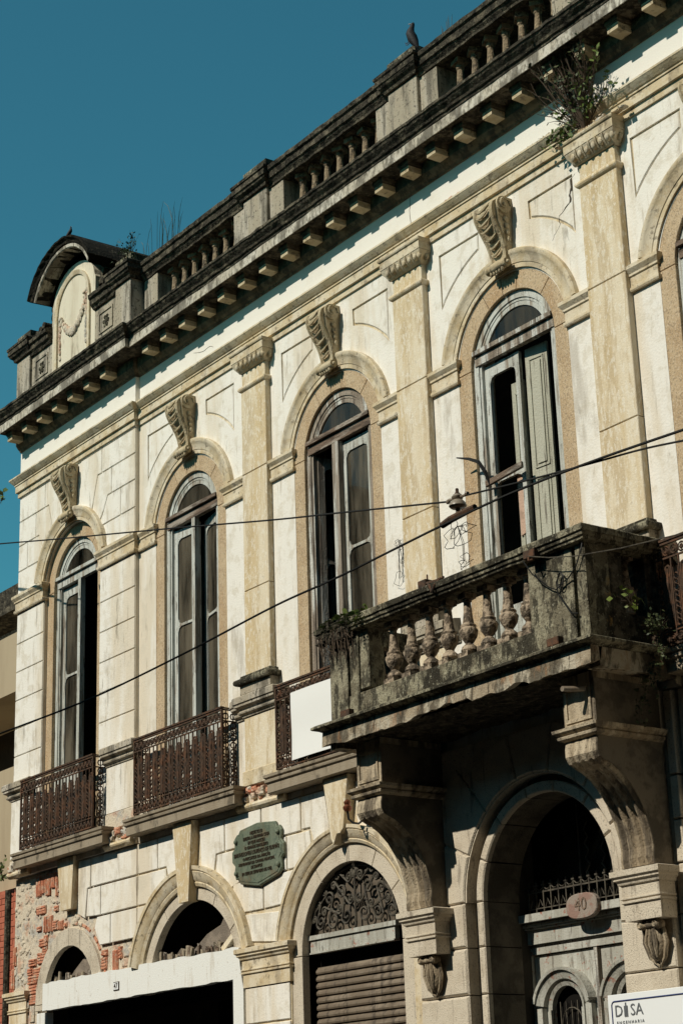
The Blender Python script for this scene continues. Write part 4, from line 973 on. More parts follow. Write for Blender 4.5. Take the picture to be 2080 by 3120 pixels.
V = [(bx0+.05+(bx1-bx0-.1)*i/nx, -.92+.84*j/ny, 5.27+.035*noise.noise(Vector((i*.31, j*.4, 0)))+.015*noise.noise(Vector((i*.9, j*1.1, 5)))) for j in range(ny+1) for i in range(nx+1)]
F = [(j*(nx+1)+i, j*(nx+1)+i+1, (j+1)*(nx+1)+i+1, (j+1)*(nx+1)+i) for j in range(ny) for i in range(nx)]
so2.add(V, F).build('slab_soffit', 'mould', BAL)  # mould black used here as painted shade under the slab
MB().run([(0, 5.389), (.06, 5.389), (.075, 5.40), (.12, 5.41), (.135, 5.42), (.135, 5.438), (.11, 5.452), (0, 5.46)], [(bx0, -.02), (bx0, bf), (bx1, bf), (bx1, -.02)]).jitter(.003).build('slab_fillet', 'lichen', BAL)
MB().box(bx0+.02, bx1-.02, bf+.02, -.02, 5.386, 5.44).build('balcony_floor', 'mould', BAL)
# plinth (dado)
MB().block(R(bx0+.30, bx1-.52, 5.445, 5.675), bf+.012, bf+.24, .008).jitter(.003).build('balcony_plinth', 'lichen', BAL)
# end piers
def pier(x0, x1, groove):
    t_ = MB(); g0, g1 = groove
    t_.block(R(x0, g0, 5.445, 6.26), bf, bf+.26, .008); t_.block(R(g1, x1, 5.445, 6.26), bf, bf+.26, .008); t_.box(g0, g1, bf+.07, bf+.2, 5.445, 6.26)
    t_.build('balcony_pier', 'lichen', BAL)
pier(bx0+.02, bx0+.48, (bx0+.30, bx0+.345)); pier(bx1-.70, bx1, (bx1-.155, bx1-.115))
MB().block(R(bx0+.48, bx0+.62, 5.70, 6.26), bf+.02, bf+.2, .008).build('half_pier', 'lichen', BAL)
# side walls
for x, s in ((bx0, 1), (bx1, -1)):
    a, b_ = sorted((x, x+s*.22))
    MB().box(a, b_, bf+.262, -.06, 5.445, 5.72).build('side_plinth', 'mould', BAL)
    MB().box(a, b_, bf+.262, -.56, 5.721, 6.235).build('side_pier', 'mould', BAL); MB().box(a, b_, -.30, -.06, 5.721, 6.235).build('side_pier', 'mould', BAL)
# handrail
BR = [(0, 6.262), (.02, 6.264), (.03, 6.270), (.055, 6.272), (.06, 6.292), (.075, 6.30), (.08, 6.33), (.095, 6.335), (.10, 6.38), (.09, 6.39), (0, 6.40)]
hb = MB().run(BR, nsub([(bx0, -.04), (bx0, bf)], 8)[:-1]+nsub([(bx0, bf), (bx1, bf)], 50)+nsub([(bx1, bf), (bx1, -.04)], 8)[1:])
hb.box(bx0, bx1, bf, bf+.26, 6.262, 6.396); hb.box(bx0, bx0+.22, bf+.26, -.04, 6.236, 6.396); hb.box(bx1-.22, bx1, bf+.26, -.04, 6.236, 6.396)
hb.v = [(x, y+noise.noise(Vector((x*7, z*9, y*7)))*.006, z+noise.noise(Vector((x*7+3, z*9, y*7)))*.006) for x, y, z in hb.v]
hb.build('handrail', 'lichen', BAL)
bb = MB().box(-.085, .085, -.085, .085, -.06, .012).lathe([(.0, .012), (.075, .012), (.085, .03), (.075, .055), (.05, .075), (.036, .088), (.05, .105), (.078, .14), (.088, .175), (.086, .205), (.072, .225), (.076, .232), (.076, .245), (.058, .255), (.048, .30), (.042, .36), (.037, .42), (.035, .44), (.046, .45), (.046, .462), (.032, .47), (.0, .47)], 0, 0, 0, 14).box(-.065, .065, -.065, .065, .47, .515)
for k in range(9): a = k*2*PI/9; bb.ball(.076*math.cos(a), .076*math.sin(a), .19, .018, .018, .022, 6, 4)
bb.v = [(x*.92, y_*.92, z*1.06-.01) for x, y_, z in bb.v]
bb0 = bb.jitter(.0012).build('baluster', 'baluster', BAL, loc=(1.965, -.85, 5.725), smooth=True)
for i in range(1, 8): link('baluster', bb0.data, BAL, (1.965+.27*i, -.85, 5.725), (0, 0, rand(-.15, .15)))
link('baluster', bb0.data, BAL, (bx1-.11, -.43, 5.725)); link('baluster', bb0.data, BAL, (bx0+.11, -.43, 5.725))

# --- brackets
def bracket(c):
    t = empty('balcony_bracket', H, (c, 0, 0)); hw = .185
    MB().block(R(-hw, hw, 4.83, 5.26), -.80, -.08, .006).build('bracket_head', 'bracket', t)
    MB().plate(R(-hw+.03, hw-.03, 4.87, 5.16), [R(-hw+.055, hw-.055, 4.90, 5.13)], -.812, -.797).build('head_panel', 'bracket', t)
    MB().run([(0, 4.725), (.02, 4.73), (.045, 4.745), (.05, 4.765), (.035, 4.775), (.055, 4.785), (.075, 4.80), (.08, 4.825), (0, 4.832)], [(-hw, -.08), (-hw, -.80), (hw, -.80), (hw, -.08)]).build('bracket_moulding', 'bracket', t)
    # S curve front, (y,z) from top to bottom
    C = [(-.80, 4.72), (-.815, 4.66), (-.815, 4.60), (-.79, 4.555), (-.74, 4.53), (-.67, 4.505), (-.58, 4.45), (-.48, 4.36), (-.40, 4.25), (-.335, 4.12), (-.29, 3.98), (-.275, 3.88), (-.285, 3.80), (-.28, 3.735)]
    cf_ = MB(); V = []; k = 0
    xsn = []
    m_ = 4
    for j in range(m_):
        x0 = -hw+2*hw*j/m_; w_ = 2*hw/m_; xsn += [(x0+.006, .0), (x0+.03, -.022), (x0+w_-.03, -.022), (x0+w_-.006, .0)]
    xsn = [(-hw, .0)]+xsn+[(hw, .0)]
    for i, (y, z) in enumerate(C):
        d = Vector(C[min(i+1, len(C)-1)])-Vector(C[max(i-1, 0)]); d.normalize(); nrm = Vector((d.y, -d.x))
        if nrm.x > 0: nrm = -nrm
        fl = 1 if i not in (0, 1, len(C)-1) else .15
        for x, q in xsn: V.append((x, y-nrm.x*q*fl*1.0+ (0), z-nrm.y*q*fl))
        V += [(hw, -.05, z), (-hw, -.05, z)]
    m2 = len(xsn)+2
    F = [(i*m2+j, i*m2+(j+1) % m2, (i+1)*m2+(j+1) % m2, (i+1)*m2+j) for i in range(len(C)-1) for j in range(m2)]
    F += [tuple(range(m2)), tuple((len(C)-1)*m2+j for j in range(m2))]
    cf_.add(V, F).build('bracket_scroll', 'bracket', t)
    side = [(-.08, 3.74), (-.08, 5.20), (-.795, 5.20), (-.795, 4.84)]+[(y+.006, z) for y, z in C]
    for q in (-1, 1): MB().prism_x(side, q*(hw+.0015), q*(hw+.005)).build('bracket_cheek', 'grimestone', t)  # added thin dark sheets, painting shade onto the bracket sides
    MB().run([(a*1.0, z) for a, z in GI[:-1]]+[(0, 3.735)], [(-hw-.01, -.10), (-hw-.01, -.255), (hw+.01, -.255), (hw+.01, -.10)]).build('bracket_impost', 'stone', t)
    MB().box(-hw-.01, hw+.01, -.254, -.08, 3.316, 3.734).build('impost_core', 'stone', t)
    ms = MB()
    ms.ball(.0, -.14, 3.16, .105, .07, .17, 12, 8)
    for s in (-1, 1):
        ms.lathe([(0, -.04), (.035, -.04), (.04, 0), (.035, .04), (0, .04)], s*.085, -.19, 3.275, 10, 'y'); ms.ring(s*.085, -.235, 3.275, .022, .010, 8)
        ms.tube([(s*.10, -.16, 3.24), (s*.12, -.15, 3.14), (s*.08, -.14, 3.02), (0, -.12, 2.95)], [.02, .022, .018, .01], 6)
        ms.tube([(s*.03, -.20, 3.24), (s*.05, -.205, 3.14), (s*.03, -.18, 3.02)], [.016, .02, .008], 5)
    ms.lathe([(0, -.10), (.032, -.10), (.036, -.07), (.024, -.04), (.034, 0), (.024, .04), (.036, .07), (.032, .10), (0, .10)], 0, -.205, 3.275, 10, 'x')
    ms.tube([(0, -.20, 3.25), (0, -.215, 3.12), (0, -.17, 2.98)], [.014, .018, .006], 5)
    ms.build('scroll_pendant', 'bracket', t, smooth=True)
    return t
br = bracket(1.44); copytree(br, H, (4.315, 0, 0))

# ------------------------------------------------------------------ things on the facade
def text(body, size, m, x, y, z, parent, ext=.004, name='lettering', xs=1.0):
    cu = bpy.data.curves.new(name, 'FONT'); cu.body = body; cu.size = size; cu.extrude = ext; cu.align_x = 'CENTER'; cu.align_y = 'CENTER'; cu.resolution_u = 2; cu.offset = .0
    o = bpy.data.objects.new('tmp', cu); scn.collection.objects.link(o)
    dg = bpy.context.evaluated_depsgraph_get(); me = bpy.data.meshes.new_from_object(o.evaluated_get(dg))
    bpy.data.objects.remove(o); me.materials.clear(); me.materials.append(M[m])
    me.transform(Matrix.Rotation(PI/2, 4, 'X')); me.transform(Matrix.Diagonal((xs, 1, 1, 1)))
    return link(name, me, parent, (x, y, z))
# plaque
pq = empty('memorial_plaque', None, (-1.59, -.03, 4.68))
tag(pq, 'green bronze memorial plaque with raised Portuguese lettering, between the two shop arches', 'plaque')
out = [(-.0, .335), (.34, .30), (.375, .24), (.42, .25), (.46, .20), (.45, .10), (.50, .05), (.50, -.06), (.45, -.10), (.46, -.20), (.40, -.26), (.36, -.27), (.01, -.34), (-.34, -.28), (-.37, -.22), (-.43, -.22), (-.46, -.15), (-.44, -.08), (-.50, -.03), (-.50, .08), (-.45, .12), (-.45, .22), (-.40, .26), (-.37, .26), (-.34, .30)]
MB().block(out[::-1], -.03, .0, .008).build('plaque_plate', 'bronze', pq)
MB().block(inset(out[::-1], .03), -.036, -.028, .004).build('plaque_field', 'bronze', pq)
for i, (s_, z, sz) in enumerate([('NESTE SOLO', .235, .052), ('EXISTIU A PRIMITIVA CASA', .185, .052), ('EM QUE NASCEU', .135, .052), ('O GRANDE BRASILEIRO', .085, .052), ('BARTHOLOMEU LOURENÇO DE GUSMÃO', .028, .064), ('O PRECURSOR DA AVIAÇÃO', -.030, .050), ('HOMENAGEM DA CAMARA MUNICIPAL', -.080, .048), ('DE SANTOS', -.130, .050), ('EM SETE DE SETEMBRO DE 1922', -.185, .050)]):
    text(s_, sz, 'letter', 0, -.040, z, pq, xs=.72 if i == 4 else .82)
for x in (-.40, .41):
    for z in (.18, -.16): MB().ball(x, -.045, z, .028, .02, .028).build('plaque_stud', 'bronze', pq)
# banner
bn = MB(); nx, nz = 12, 8
V = []
for j in range(nz+1):
    for i in range(nx+1):
        x = -.64+1.55*i/nx; z = 5.50+.715*j/nz; V.append((x, -.232+.006*math.sin(x*5)+.004*math.sin(z*9), z))
V += [(x, y+.008, z) for x, y, z in V]; m_ = (nx+1)*(nz+1)
F = [(j*(nx+1)+i, j*(nx+1)+i+1, (j+1)*(nx+1)+i+1, (j+1)*(nx+1)+i) for j in range(nz) for i in range(nx)]
F += [tuple(q+m_ for q in f[::-1]) for f in F]
b = bn.add(V, F).build('banner', 'canvas', smooth=True); tag(b, 'blank white canvas banner tied to the iron balconette left of the stone balcony', 'banner')
# company sign
sg = empty('company_sign', None, (4.45, -.17, 2.3)); tag(sg, 'white company sign board with navy border by the entrance, lower right corner', 'sign')
MB().block(R(-.70, .95, -1.6, .47), -.02, .02, .004).build('sign_board', 'signwhite', sg)
bord = MB()
P = [(-.655, -1.5), (-.655, .385)] + [(-.625+.03*math.cos(math.radians(a)), .385+.03*math.sin(math.radians(a))) for a in (170, 135, 100)] + [(-.62, .415), (.9, .415)]
bord.tube([(x, -.021, z) for x, z in P], .007, 4); bord.build('sign_border', 'navy', sg)
text('D', .13, 'greyprint', -.575, -.024, .335, sg, .001); text('SA', .13, 'greyprint', -.37, -.024, .335, sg, .001)
MB().box(-.512, -.502, -.026, -.021, .290, .375).box(-.498, -.486, -.026, -.021, .290, .40).box(-.482, -.472, -.026, -.021, .290, .375).build('logo_bar', 'greyprint', sg)
text('E N G E N H A R I A', .036, 'greyprint', -.45, -.024, .245, sg, .001)
# number plates
n1 = empty('number_plate', None, (-4.67, -.045, 3.572)); tag(n1, 'small white house number plate reading 47 on the white shop lintel', 'number plate')
MB().block(R(-.065, .065, -.05, .05), 0, .012, .003).build('plate', 'letter', n1); MB().block(R(-.055, .055, -.04, .04), -.003, .0, .001).build('plate_face', 'signwhite', n1); text('47', .085, 'letter', 0, -.006, 0, n1, .001)
n2 = empty('number_disc', None, (DC+.04, .37, 3.615)); tag(n2, 'worn pink oval plate numbered 40 on the cornice over the entrance door', 'number plate')
ov = [(.20*math.copysign(abs(math.cos(a))**.75, math.cos(a)), .112*math.copysign(abs(math.sin(a))**.75, math.sin(a))) for a in [2*PI*i/24 for i in range(24)]]
MB().block(ov, -.02, .03, .008).build('disc', 'enamel', n2); text('40', .16, 'board', 0, -.024, .01, n2, .002)
# lamps hook
hk = empty('insulator_hook', None, (.33, -.25, 4.85)); tag(hk, 'small brown insulator on a black iron hook in front of the ochre keystone', 'insulator')
MB().lathe([(0, -.04), (.03, -.035), (.045, -.01), (.045, .01), (.025, .03), (.035, .045), (.035, .06), (.015, .08), (0, .082)], 0, 0, 0, 12).build('porcelain_bell', 'copper', hk, smooth=True)
MB().tube([(0, 0, -.04), (.002, .01, -.11), (.03, .04, -.15), (.07, .08, -.16), (.10, .12, -.12), (.11, .15, -.05), (.11, .20, -.03)], .012, 6).build('hook', 'wire', hk, smooth=True)
# cables and strain insulator
def cable(pts, r, lab, n=60):
    P = [Vector(p) for p in pts]; Q = []
    for i in range(len(P)-1):
        p0, p1, p2, p3 = P[max(i-1, 0)], P[i], P[i+1], P[min(i+2, len(P)-1)]
        for k in range(8):
            t = k/8; Q.append(.5*((2*p1)+(-p0+p2)*t+(2*p0-5*p1+4*p2-p3)*t*t+(-p0+3*p1-3*p2+p3)*t**3))
    Q.append(P[-1]); o = MB().tube(Q, r, 6).build('cable', 'wire', smooth=True); tag(o, lab, 'cable'); return o
Y = -6.0
cable([(-8, Y, 8.45), (-2, Y, 7.03), (3.364, Y, 5.761), (4.428, Y, 5.509), (5.272, Y, 5.305), (6.63, Y, 4.983), (7.657, Y, 4.734), (8.264, Y, 4.595), (9.075, Y, 4.407)], .0046, 'thin upper cable crossing the facade down to the brown insulator')
cable([(9.225, Y, 4.395), (9.618, Y, 4.341), (10.029, Y, 4.29), (10.316, Y, 4.257), (10.55, Y, 4.219), (10.92, Y, 4.153), (14, Y, 3.7), (22, Y, 3.6)], .0046, 'thin cable leaving the insulator towards the right edge')
cable([(-8, Y-.01, 4.5), (0, Y-.01, 4.28), (3.502, Y-.01, 4.232), (4.506, Y-.01, 4.212), (5.723, Y-.01, 4.189), (6.766, Y-.01, 4.218), (7.671, Y-.01, 4.264), (8.247, Y-.01, 4.271), (9.02, Y-.01, 4.299), (9.528, Y-.01, 4.308), (10.029, Y-.01, 4.292), (10.555, Y-.01, 4.258), (10.931, Y-.01, 4.229), (14, Y-.01, 4.0), (22, Y-.01, 3.9)], .0062, 'thicker lower cable slanting across the whole facade under the insulator')
ins = empty('strain_insulator', None, (9.155, Y, 4.335)); ins.scale = (.553, .553, .553); tag(ins, 'brown porcelain line insulator standing on a rusty bar where the cables meet', 'insulator')
MB().tube([(-.215, 0, -.055), (-.1, 0, -.035), (.1, 0, -.025), (.215, 0, -.02)], [.028, .032, .030, .026], 8).build('bar', 'iron', ins, smooth=True)
MB().lathe([(0, -.02), (.02, -.02), (.02, .03), (.06, .035), (.075, .05), (.068, .075), (.045, .10), (.03, .105), (.045, .115), (.05, .13), (.035, .15), (0, .15)], 0, 0, 0, 14).build('bell', 'porcelain', ins, smooth=True)
MB().lathe([(0, .15), (.022, .15), (.022, .165), (.014, .17), (.014, .20), (.008, .205), (0, .205)], 0, 0, 0, 6).build('bolt', 'iron', ins)
for s in (-1, 1): MB().tube([(s*.04, 0, .12), (s*.10, 0, .125-.01*s), (s*.115, 0, .125), (s*.135, 0, .12)], [.012, .012, .02, .016], 8).build('cable_grip', 'porcelain', ins)
def tangle(name, lab, x0, x1, z0, z1, y, seed, m='wire', loops=7, r=.003, hang=0, sc=1.0):
    random.seed(seed); b = MB(); n = 0
    for k in range(loops):
        cx_, cz_ = rand(x0, x1), rand(z0, z1); P = []
        rr = rand(.02, .07)*sc
        for i in range(12): P.append((cx_+rr*math.cos(i*.6)*(1+i*.03)+.004*i*rand(-1, 1), y+rand(-.01, .01), cz_+rr*1.3*math.sin(i*.6)+rand(-.006, .006)))
        b.tube(P, r, 4)
        b.tube([((x0+x1)/2, y, z1), (cx_, y, (cz_+z1)/2), (cx_, y, cz_)], r, 4)
    for k in range(hang):
        x = x0+(x1-x0)*k/max(1, hang-1); b.tube([(x, y, z1), (x+rand(-.06, .06), y, (z0+z1)/2), (x+rand(-.05, .05), y, z0)], r, 4)
    o = b.build(name, m); tag(o, lab, 'wire'); return o
tangle('wire_tangle', 'tangle of thin black wire hanging below the brown insulator', 9.08, 9.21, 4.08, 4.27, Y, 5, loops=6, r=.0017, sc=.6)
tangle('wire_tangle', 'loose loops of thin wire on the white wall left of the balcony rail', 1.02, 1.13, 7.05, 7.45, -.04, 8, loops=4, r=.0025, hang=4)
# curled wire on the right pier of the balcony
b = MB(); b.tube([(4.07, -1.08, 6.25), (4.15, -1.06, 6.12), (4.28, -1.0, 5.98), (4.36, -1.0, 5.94), (4.44, -1.0, 5.97), (4.47, -1.0, 6.03), (4.42, -1.0, 6.07), (4.37, -1.0, 6.0), (4.38, -1.0, 5.90), (4.45, -1.0, 5.80), (4.52, -1.0, 5.70), (4.60, -1.0, 5.68)], .006, 5)
b.tube([(4.40, -1.0, 5.97), (4.52, -1.0, 6.0), (4.62, -1.0, 6.08), (4.69, -1.0, 6.2), (4.70, -.99, 6.26)], .006, 5); b.ring(4.42, -1.0, 6.0, .035, .006, 12, .07)
tag(b.build('curled_wire', 'wire'), 'black wire curled in a loop on the right pier of the stone balcony', 'wire')
b = MB().tube([(4.15, -1.09, 6.27), (4.4, -1.09, 6.19), (4.7, -1.09, 6.12), (5.1, -.95, 6.10), (6.0, -.6, 6.13), (7.5, -.3, 6.2)], .005, 5)
tag(b.build('slack_wire', 'grille'), 'thin grey wire running right from the balcony rail across the dark side wall', 'wire')
# rusty clamps
def clamp(x, y, z, lab, big=False):
    t = empty('rusty_clamp', None, (x, y, z)); tag(t, lab, 'clamp', 'rusty iron clamps on the balcony')
    MB().block(R(-.07, .07, -.035, .035), -.03, .03, .006).build('clamp_plate', 'iron', t); MB().tube([(.0, -.03, -.03), (.02, -.05, -.07), (.05, -.03, -.06)], .010, 5).build('clamp_hook', 'iron', t); return t
clamp(4.15, -1.06, 6.29, 'rusty clamp high on the right end of the balcony handrail'); clamp(4.30, -1.0, 5.51, 'rusty clamp low on the right pier of the balcony'); clamp(1.40, -1.0, 5.50, 'rusty clamp low on the left pier of the balcony')
t = empty('iron_bracket', None, (2.70, -.98, 6.42)); tag(t, 'rusty iron arm lying on top of the balcony handrail near its middle', 'bracket')
MB().block(R(-.12, -.01, -.03, .05), -.05, .05, .006).box(-.035, -.025, -.01, 0, .05, .10).build('arm_foot', 'iron', t); MB().tube([(-.02, 0, .02), (.1, -.02, .0), (.22, -.02, .01)], [.02, .018, .012], 6).tube([(.03, -.06, .0), (.10, -.09, -.05), (.14, -.10, -.12)], .012, 5).tube([(.20, -.04, .0), (.17, -.09, -.06), (.14, -.10, -.12)], .010, 5).build('arm_bar', 'iron', t)
t = empty('hooked_rod', None, (2.17, -.10, 7.95)); tag(t, 'bent black iron rod sticking out of the left jamb of the balcony window', 'rod')
MB().tube([(0, -.05, .01), (.12, 0, -.03), (.23, .03, -.09), (.28, .06, -.20), (.31, .10, -.36)], [.006, .014, .020, .022, .008], 6).build('rod', 'wire', t)
b = MB().lathe([(.014, 0), (.022, 0), (.022, .16), (.014, .16)], 4.35, -1.0, 5.11, 10, 'y'); b.v = [(x+(y+1.0)*.5, y, z) for x, y, z in b.v]
tag(b.build('drain_pipe', 'porcelain'), 'stub of grey pipe poking out under the right end of the balcony slab', 'pipe')
t = MB().block(R(-.28, .25, -.03, .03), -.015, .015, .004); o = t.build('loose_batten', 'board', None, loc=(2.69, -.0, 7.66), rot=(0, math.radians(-4), 0)); tag(o, 'reddish wooden batten across the broken left leaf of the balcony window', 'batten')

# ------------------------------------------------------------------ birds
def pigeon(x, y, z, s, lab, ry=0, pt=0):
    t = empty('pigeon', None, (x, y, z), (0, pt, ry)); tag(t, lab, 'pigeon')
    b = MB(); V = []; F = []; n = 10
    secs = [(-.19, -.075, .008, .006), (-.15, -.055, .026, .010), (-.10, -.015, .045, .035), (-.05, .02, .056, .056), (.0, .05, .062, .066), (.045, .085, .056, .062), (.07, .125, .042, .046), (.082, .165, .029, .032), (.092, .195, .027, .028), (.098, .222, .022, .02), (.10, .238, .006, .006)]
    for i, (px, pz, ry_, rr) in enumerate(secs):
        if i < len(secs)-1: d = Vector((secs[i+1][0]-px, secs[i+1][1]-pz))
        d.normalize()
        for k in range(n):
            a = 2*PI*k/n; V.append((px-d.y*rr*math.sin(a), ry_*math.cos(a), pz+d.x*rr*math.sin(a)))
    for i in range(len(secs)-1):
        for k in range(n): F.append((i*n+k, i*n+(k+1) % n, (i+1)*n+(k+1) % n, (i+1)*n+k))
    F += [tuple(range(n)), tuple((len(secs)-1)*n+k for k in range(n))]
    b.add([(a*s, c*s, d_*s) for a, c, d_ in V], F).build('body', 'feather', t, smooth=True)
    MB().tube([(.112*s, 0, .205*s), (.135*s, 0, .198*s), (.15*s, 0, .186*s)], [.010*s, .007*s, .002*s], 6).build('beak', 'porcelain', t)
    for q in (-1, 1):
        w_ = MB().ball(-.045*s, q*.048*s, .02*s, .12*s, .016*s, .042*s, 10, 6); w_.v = [(a, b_, c+(a+.045*s)*.55) for a, b_, c in w_.v]; w_.build('wing', 'feather', t, smooth=True)
        MB().ball(.108*s, q*.020*s, .212*s, .005*s, .004*s, .005*s, 6, 4).build('eye', 'copper', t)
        MB().tube([(0, q*.02*s, 0), (.005*s, q*.02*s, -.055*s), (.03*s, q*.02*s, -.06*s)], .005*s, 5).build('foot', 'copper', t)
pigeon(1.62, -.02, 12.96, .88, 'dark pigeon perched on the parapet pedestal block against the sky', PI+.75, -.62)
pigeon(-5.60, -.32, 13.715, .42, 'small dark bird on top of the round hood above the left end bay', .4, -.3)

# ------------------------------------------------------------------ plants
def leafy(name, lab, cat, base, spread, nstem, nleaf, size, mleaf, seed, droop=0., y_out=.15, stemr=.006, updir=1, dens=1.0):
    random.seed(seed); t = empty(name, None, base); tag(t, lab, cat)
    st = MB(); lv = MB(); ends = []
    for k in range(nstem):
        ax_, az = rand(*spread[0]), rand(*spread[1]); ay = -rand(.02, y_out)
        P = []; nseg = 6
        for i in range(nseg+1):
            f = i/nseg; P.append(Vector((ax_*f+rand(-.02, .02)*f*2, ay*f, az*f**(1.0)-droop*f*f+rand(-.02, .02)*f)))
        st.tube(P, [stemr*(1-.75*i/nseg) for i in range(nseg+1)], 4)
        for j in range(3):
            i = random.randint(2, nseg); q = P[i]+Vector((rand(-.14, .14), rand(-.08, .03), rand(-.05, .14)*updir)); st.tube([P[i-1], (P[i-1]+q)/2+Vector((0, 0, .01)), q], [stemr*.5, stemr*.35, stemr*.2], 3); ends.append((P[i-1], q))
        ends.append((P[-3], P[-1]))
    for k in range(nleaf):
        a, b_ = random.choice(ends); c = a.lerp(b_, rand(.3, 1.05))+Vector((rand(-1, 1), rand(-1, 1), rand(-1, 1)))*size*.5
        d = Vector((rand(-1, 1), rand(-.7, .5), rand(-.6, 1)*updir)).normalized(); L = size*rand(.6, 1.3); s_ = d.cross(Vector((rand(-1, 1), rand(-1, 1), rand(-1, 1)))).normalized()*L*.30
        lv.add([c, c+d*L*.5+s_, c+d*L, c+d*L*.5-s_], [(0, 1, 2), (0, 2, 3)])
    st.build('stem', 'twig', t); o = lv.build('foliage', mleaf, t, kind='stuff'); return t
leafy('wild_shrub', 'straggly dark shrub growing out of the cornice above the right pilaster capital', 'shrub', (4.22, -.08, 10.56), ((-.52, .35), (.30, 1.22)), 58, 360, .052, 'leafdull', 3, y_out=.32, stemr=.009)
leafy('leafy_shoot', 'bright green leafy shoots at the right side of the cornice shrub', 'shrub', (4.25, -.1, 10.58), ((.10, .50), (.15, .55)), 8, 90, .06, 'leaf', 4, y_out=.25)
leafy('leafy_shoot', 'green shoots at the lower left foot of the cornice shrub', 'shrub', (4.10, -.1, 10.50), ((-.42, -.05), (-.02, .30)), 9, 110, .06, 'leaf', 6, y_out=.15)
t = leafy('lime_seedling', 'bright lime seedling on the dark side wall of the balcony', 'seedling', (4.84, -.62, 5.70), ((.0, .20), (-.02, .10)), 6, 30, .065, 'lime', 9, y_out=.16)
t = leafy('trailing_vine', 'trailing weed hanging between the stone balcony and the right iron balconette', 'vine', (4.78, -.34, 5.55), ((-.16, .10), (-.75, -.1)), 14, 330, .035, 'leafdull', 10, y_out=.10, stemr=.004, updir=-1)
t = leafy('balcony_weed', 'bushy small weed on top of the right corner of the balcony slab', 'weed', (4.82, -.34, 5.52), ((-.2, .16), (.0, .17)), 12, 190, .035, 'leafdull', 12, y_out=.08, stemr=.004)
# fern on the left corner of the balcony
random.seed(14); t = empty('fern_clump', None, (1.33, -.97, 6.38)); tag(t, 'clump of small ferns growing over the left corner of the balcony handrail', 'fern')
fr = MB(); rt_ = MB()
for k in range(120):
    bx_0 = Vector((rand(-.22, .46), rand(-.12, .10), rand(-.06, .04))); d = Vector((rand(-.5, .5), rand(-.9, .1), rand(-.2, .9))).normalized(); L = rand(.07, .16)
    for i in range(8):
        f = i/8; c = bx_0+d*L*f+Vector((0, 0, -.12*f*f)); w_ = .028*(1-f)
        s_ = d.cross(Vector((0, 0, 1))).normalized()*w_
        for q in (-1, 1): fr.add([c, c+s_*q+d*.012, c+s_*q*.9+d*.024, c+d*.014], [(0, 1, 2, 3)])
for k in range(70):
    a = Vector((rand(-.28, .22), rand(-.11, .0), rand(-.08, .0))); rt_.tube([a, a+Vector((rand(-.05, .05), -.02, rand(-.12, -.05))), a+Vector((rand(-.06, .06), rand(-.02, .02), rand(-.34, -.1)))], .003, 3)
fr.build('fronds', 'leaf', t, kind='stuff'); rt_.build('roots', 'twig', t, kind='stuff')
# moss cushion under the fern
ms = MB()
for k in range(60): ms.ball(rand(-.28, .24), -.03+rand(-.06, .02), rand(-.16, .02), rand(.03, .06), .04, rand(.02, .05), 6, 4)
ms.jitter(.006).build('moss', 'mould', t, kind='stuff')
def grass(name, lab, base, n, h, seed, w_=.3, lean=.3, m='straw'):
    random.seed(seed); b = MB()
    for k in range(n):
        x = rand(-w_, w_); H_ = h*rand(.4, 1); dx = rand(-lean, lean); y = rand(-.05, .05)
        b.tube([(x, y, 0), (x+dx*.3*H_, y, H_*.5), (x+dx*H_, y, H_*.85), (x+dx*1.7*H_, y, H_)], [.004, .003, .003, .001], 3)
    o = b.build(name, m, None, loc=base, kind='stuff'); tag(o, lab, 'grass'); o['kind'] = 'stuff'; return o
grass('grass_tuft', 'dry grass blades standing on the parapet rail right of the hooded attic', (-3.9, .12, 12.76), 26, .75, 2, .45, .25)
grass('grass_tuft', 'small dry grass tuft on the parapet rail right of the pigeon', (2.05, .12, 12.76), 9, .35, 3, .12, .1)
t = leafy('attic_weed', 'weeds sprawling on the coping between the hooded attic and the first balusters', 'weed', (-4.35, -.1, 12.86), ((-.45, .35), (-.05, .28)), 16, 150, .04, 'leafdull', 17, y_out=.10, stemr=.004)
leafy('pavement_weed', 'green weed sprouting from the broken string course at the left corner of the house', 'weed', (-7.75, -.05, 5.22), ((-.16, .14), (-.1, .22)), 10, 120, .06, 'leaf', 18, y_out=.12)
t = leafy('leaf_sprig', 'leafy twig tip against the sky at the left edge above the upper cable', 'twig', (-6.0, -1.2, 9.72), ((.30, .62), (-.20, -.02)), 4, 40, .085, 'leaf', 19, y_out=.1)

# ------------------------------------------------------------------ damage
def crack(name, pts, w, y, m='letter'):
    random.seed(len(pts)); b = MB(); P = []
    for i in range(len(pts)-1):
        for k in range(3):
            f = k/3; P.append((pts[i][0]*(1-f)+pts[i+1][0]*f+rand(-.008, .008), pts[i][1]*(1-f)+pts[i+1][1]*f+rand(-.008, .008)))
    P.append(pts[-1]); n = len(P)
    ws = [w*rand(.4, 1.2)*(1 if .1 < i/n < .8 else .4) for i in range(n)]
    b.block([(p[0]-q, p[1]) for p, q in zip(P, ws)]+[(p[0]+q, p[1]+.003) for p, q in reversed(list(zip(P, ws)))], y-.002, y+.004, .0003).build(name, m, H)
crack('plaster_crack', [(3.943, 10.271), (3.887, 10.239), (3.885, 10.148), (3.848, 10.085), (3.855, 10.013), (3.768, 9.973), (3.687, 9.934)], .012, .0)
crack('plaster_crack', [(3.687, 9.93), (3.693, 9.846), (3.626, 9.784), (3.574, 9.727)], .003, .0)
crack('plaster_crack', [(1.467, 11.14), (1.455, 11.0), (1.45, 10.79)], .0025, -.002, 'board')
crack('plaster_crack', [(-2.9, 11.0), (-2.7, 10.93), (-2.55, 10.95), (-2.45, 10.9)], .002, -.002, 'board')
random.seed(31)
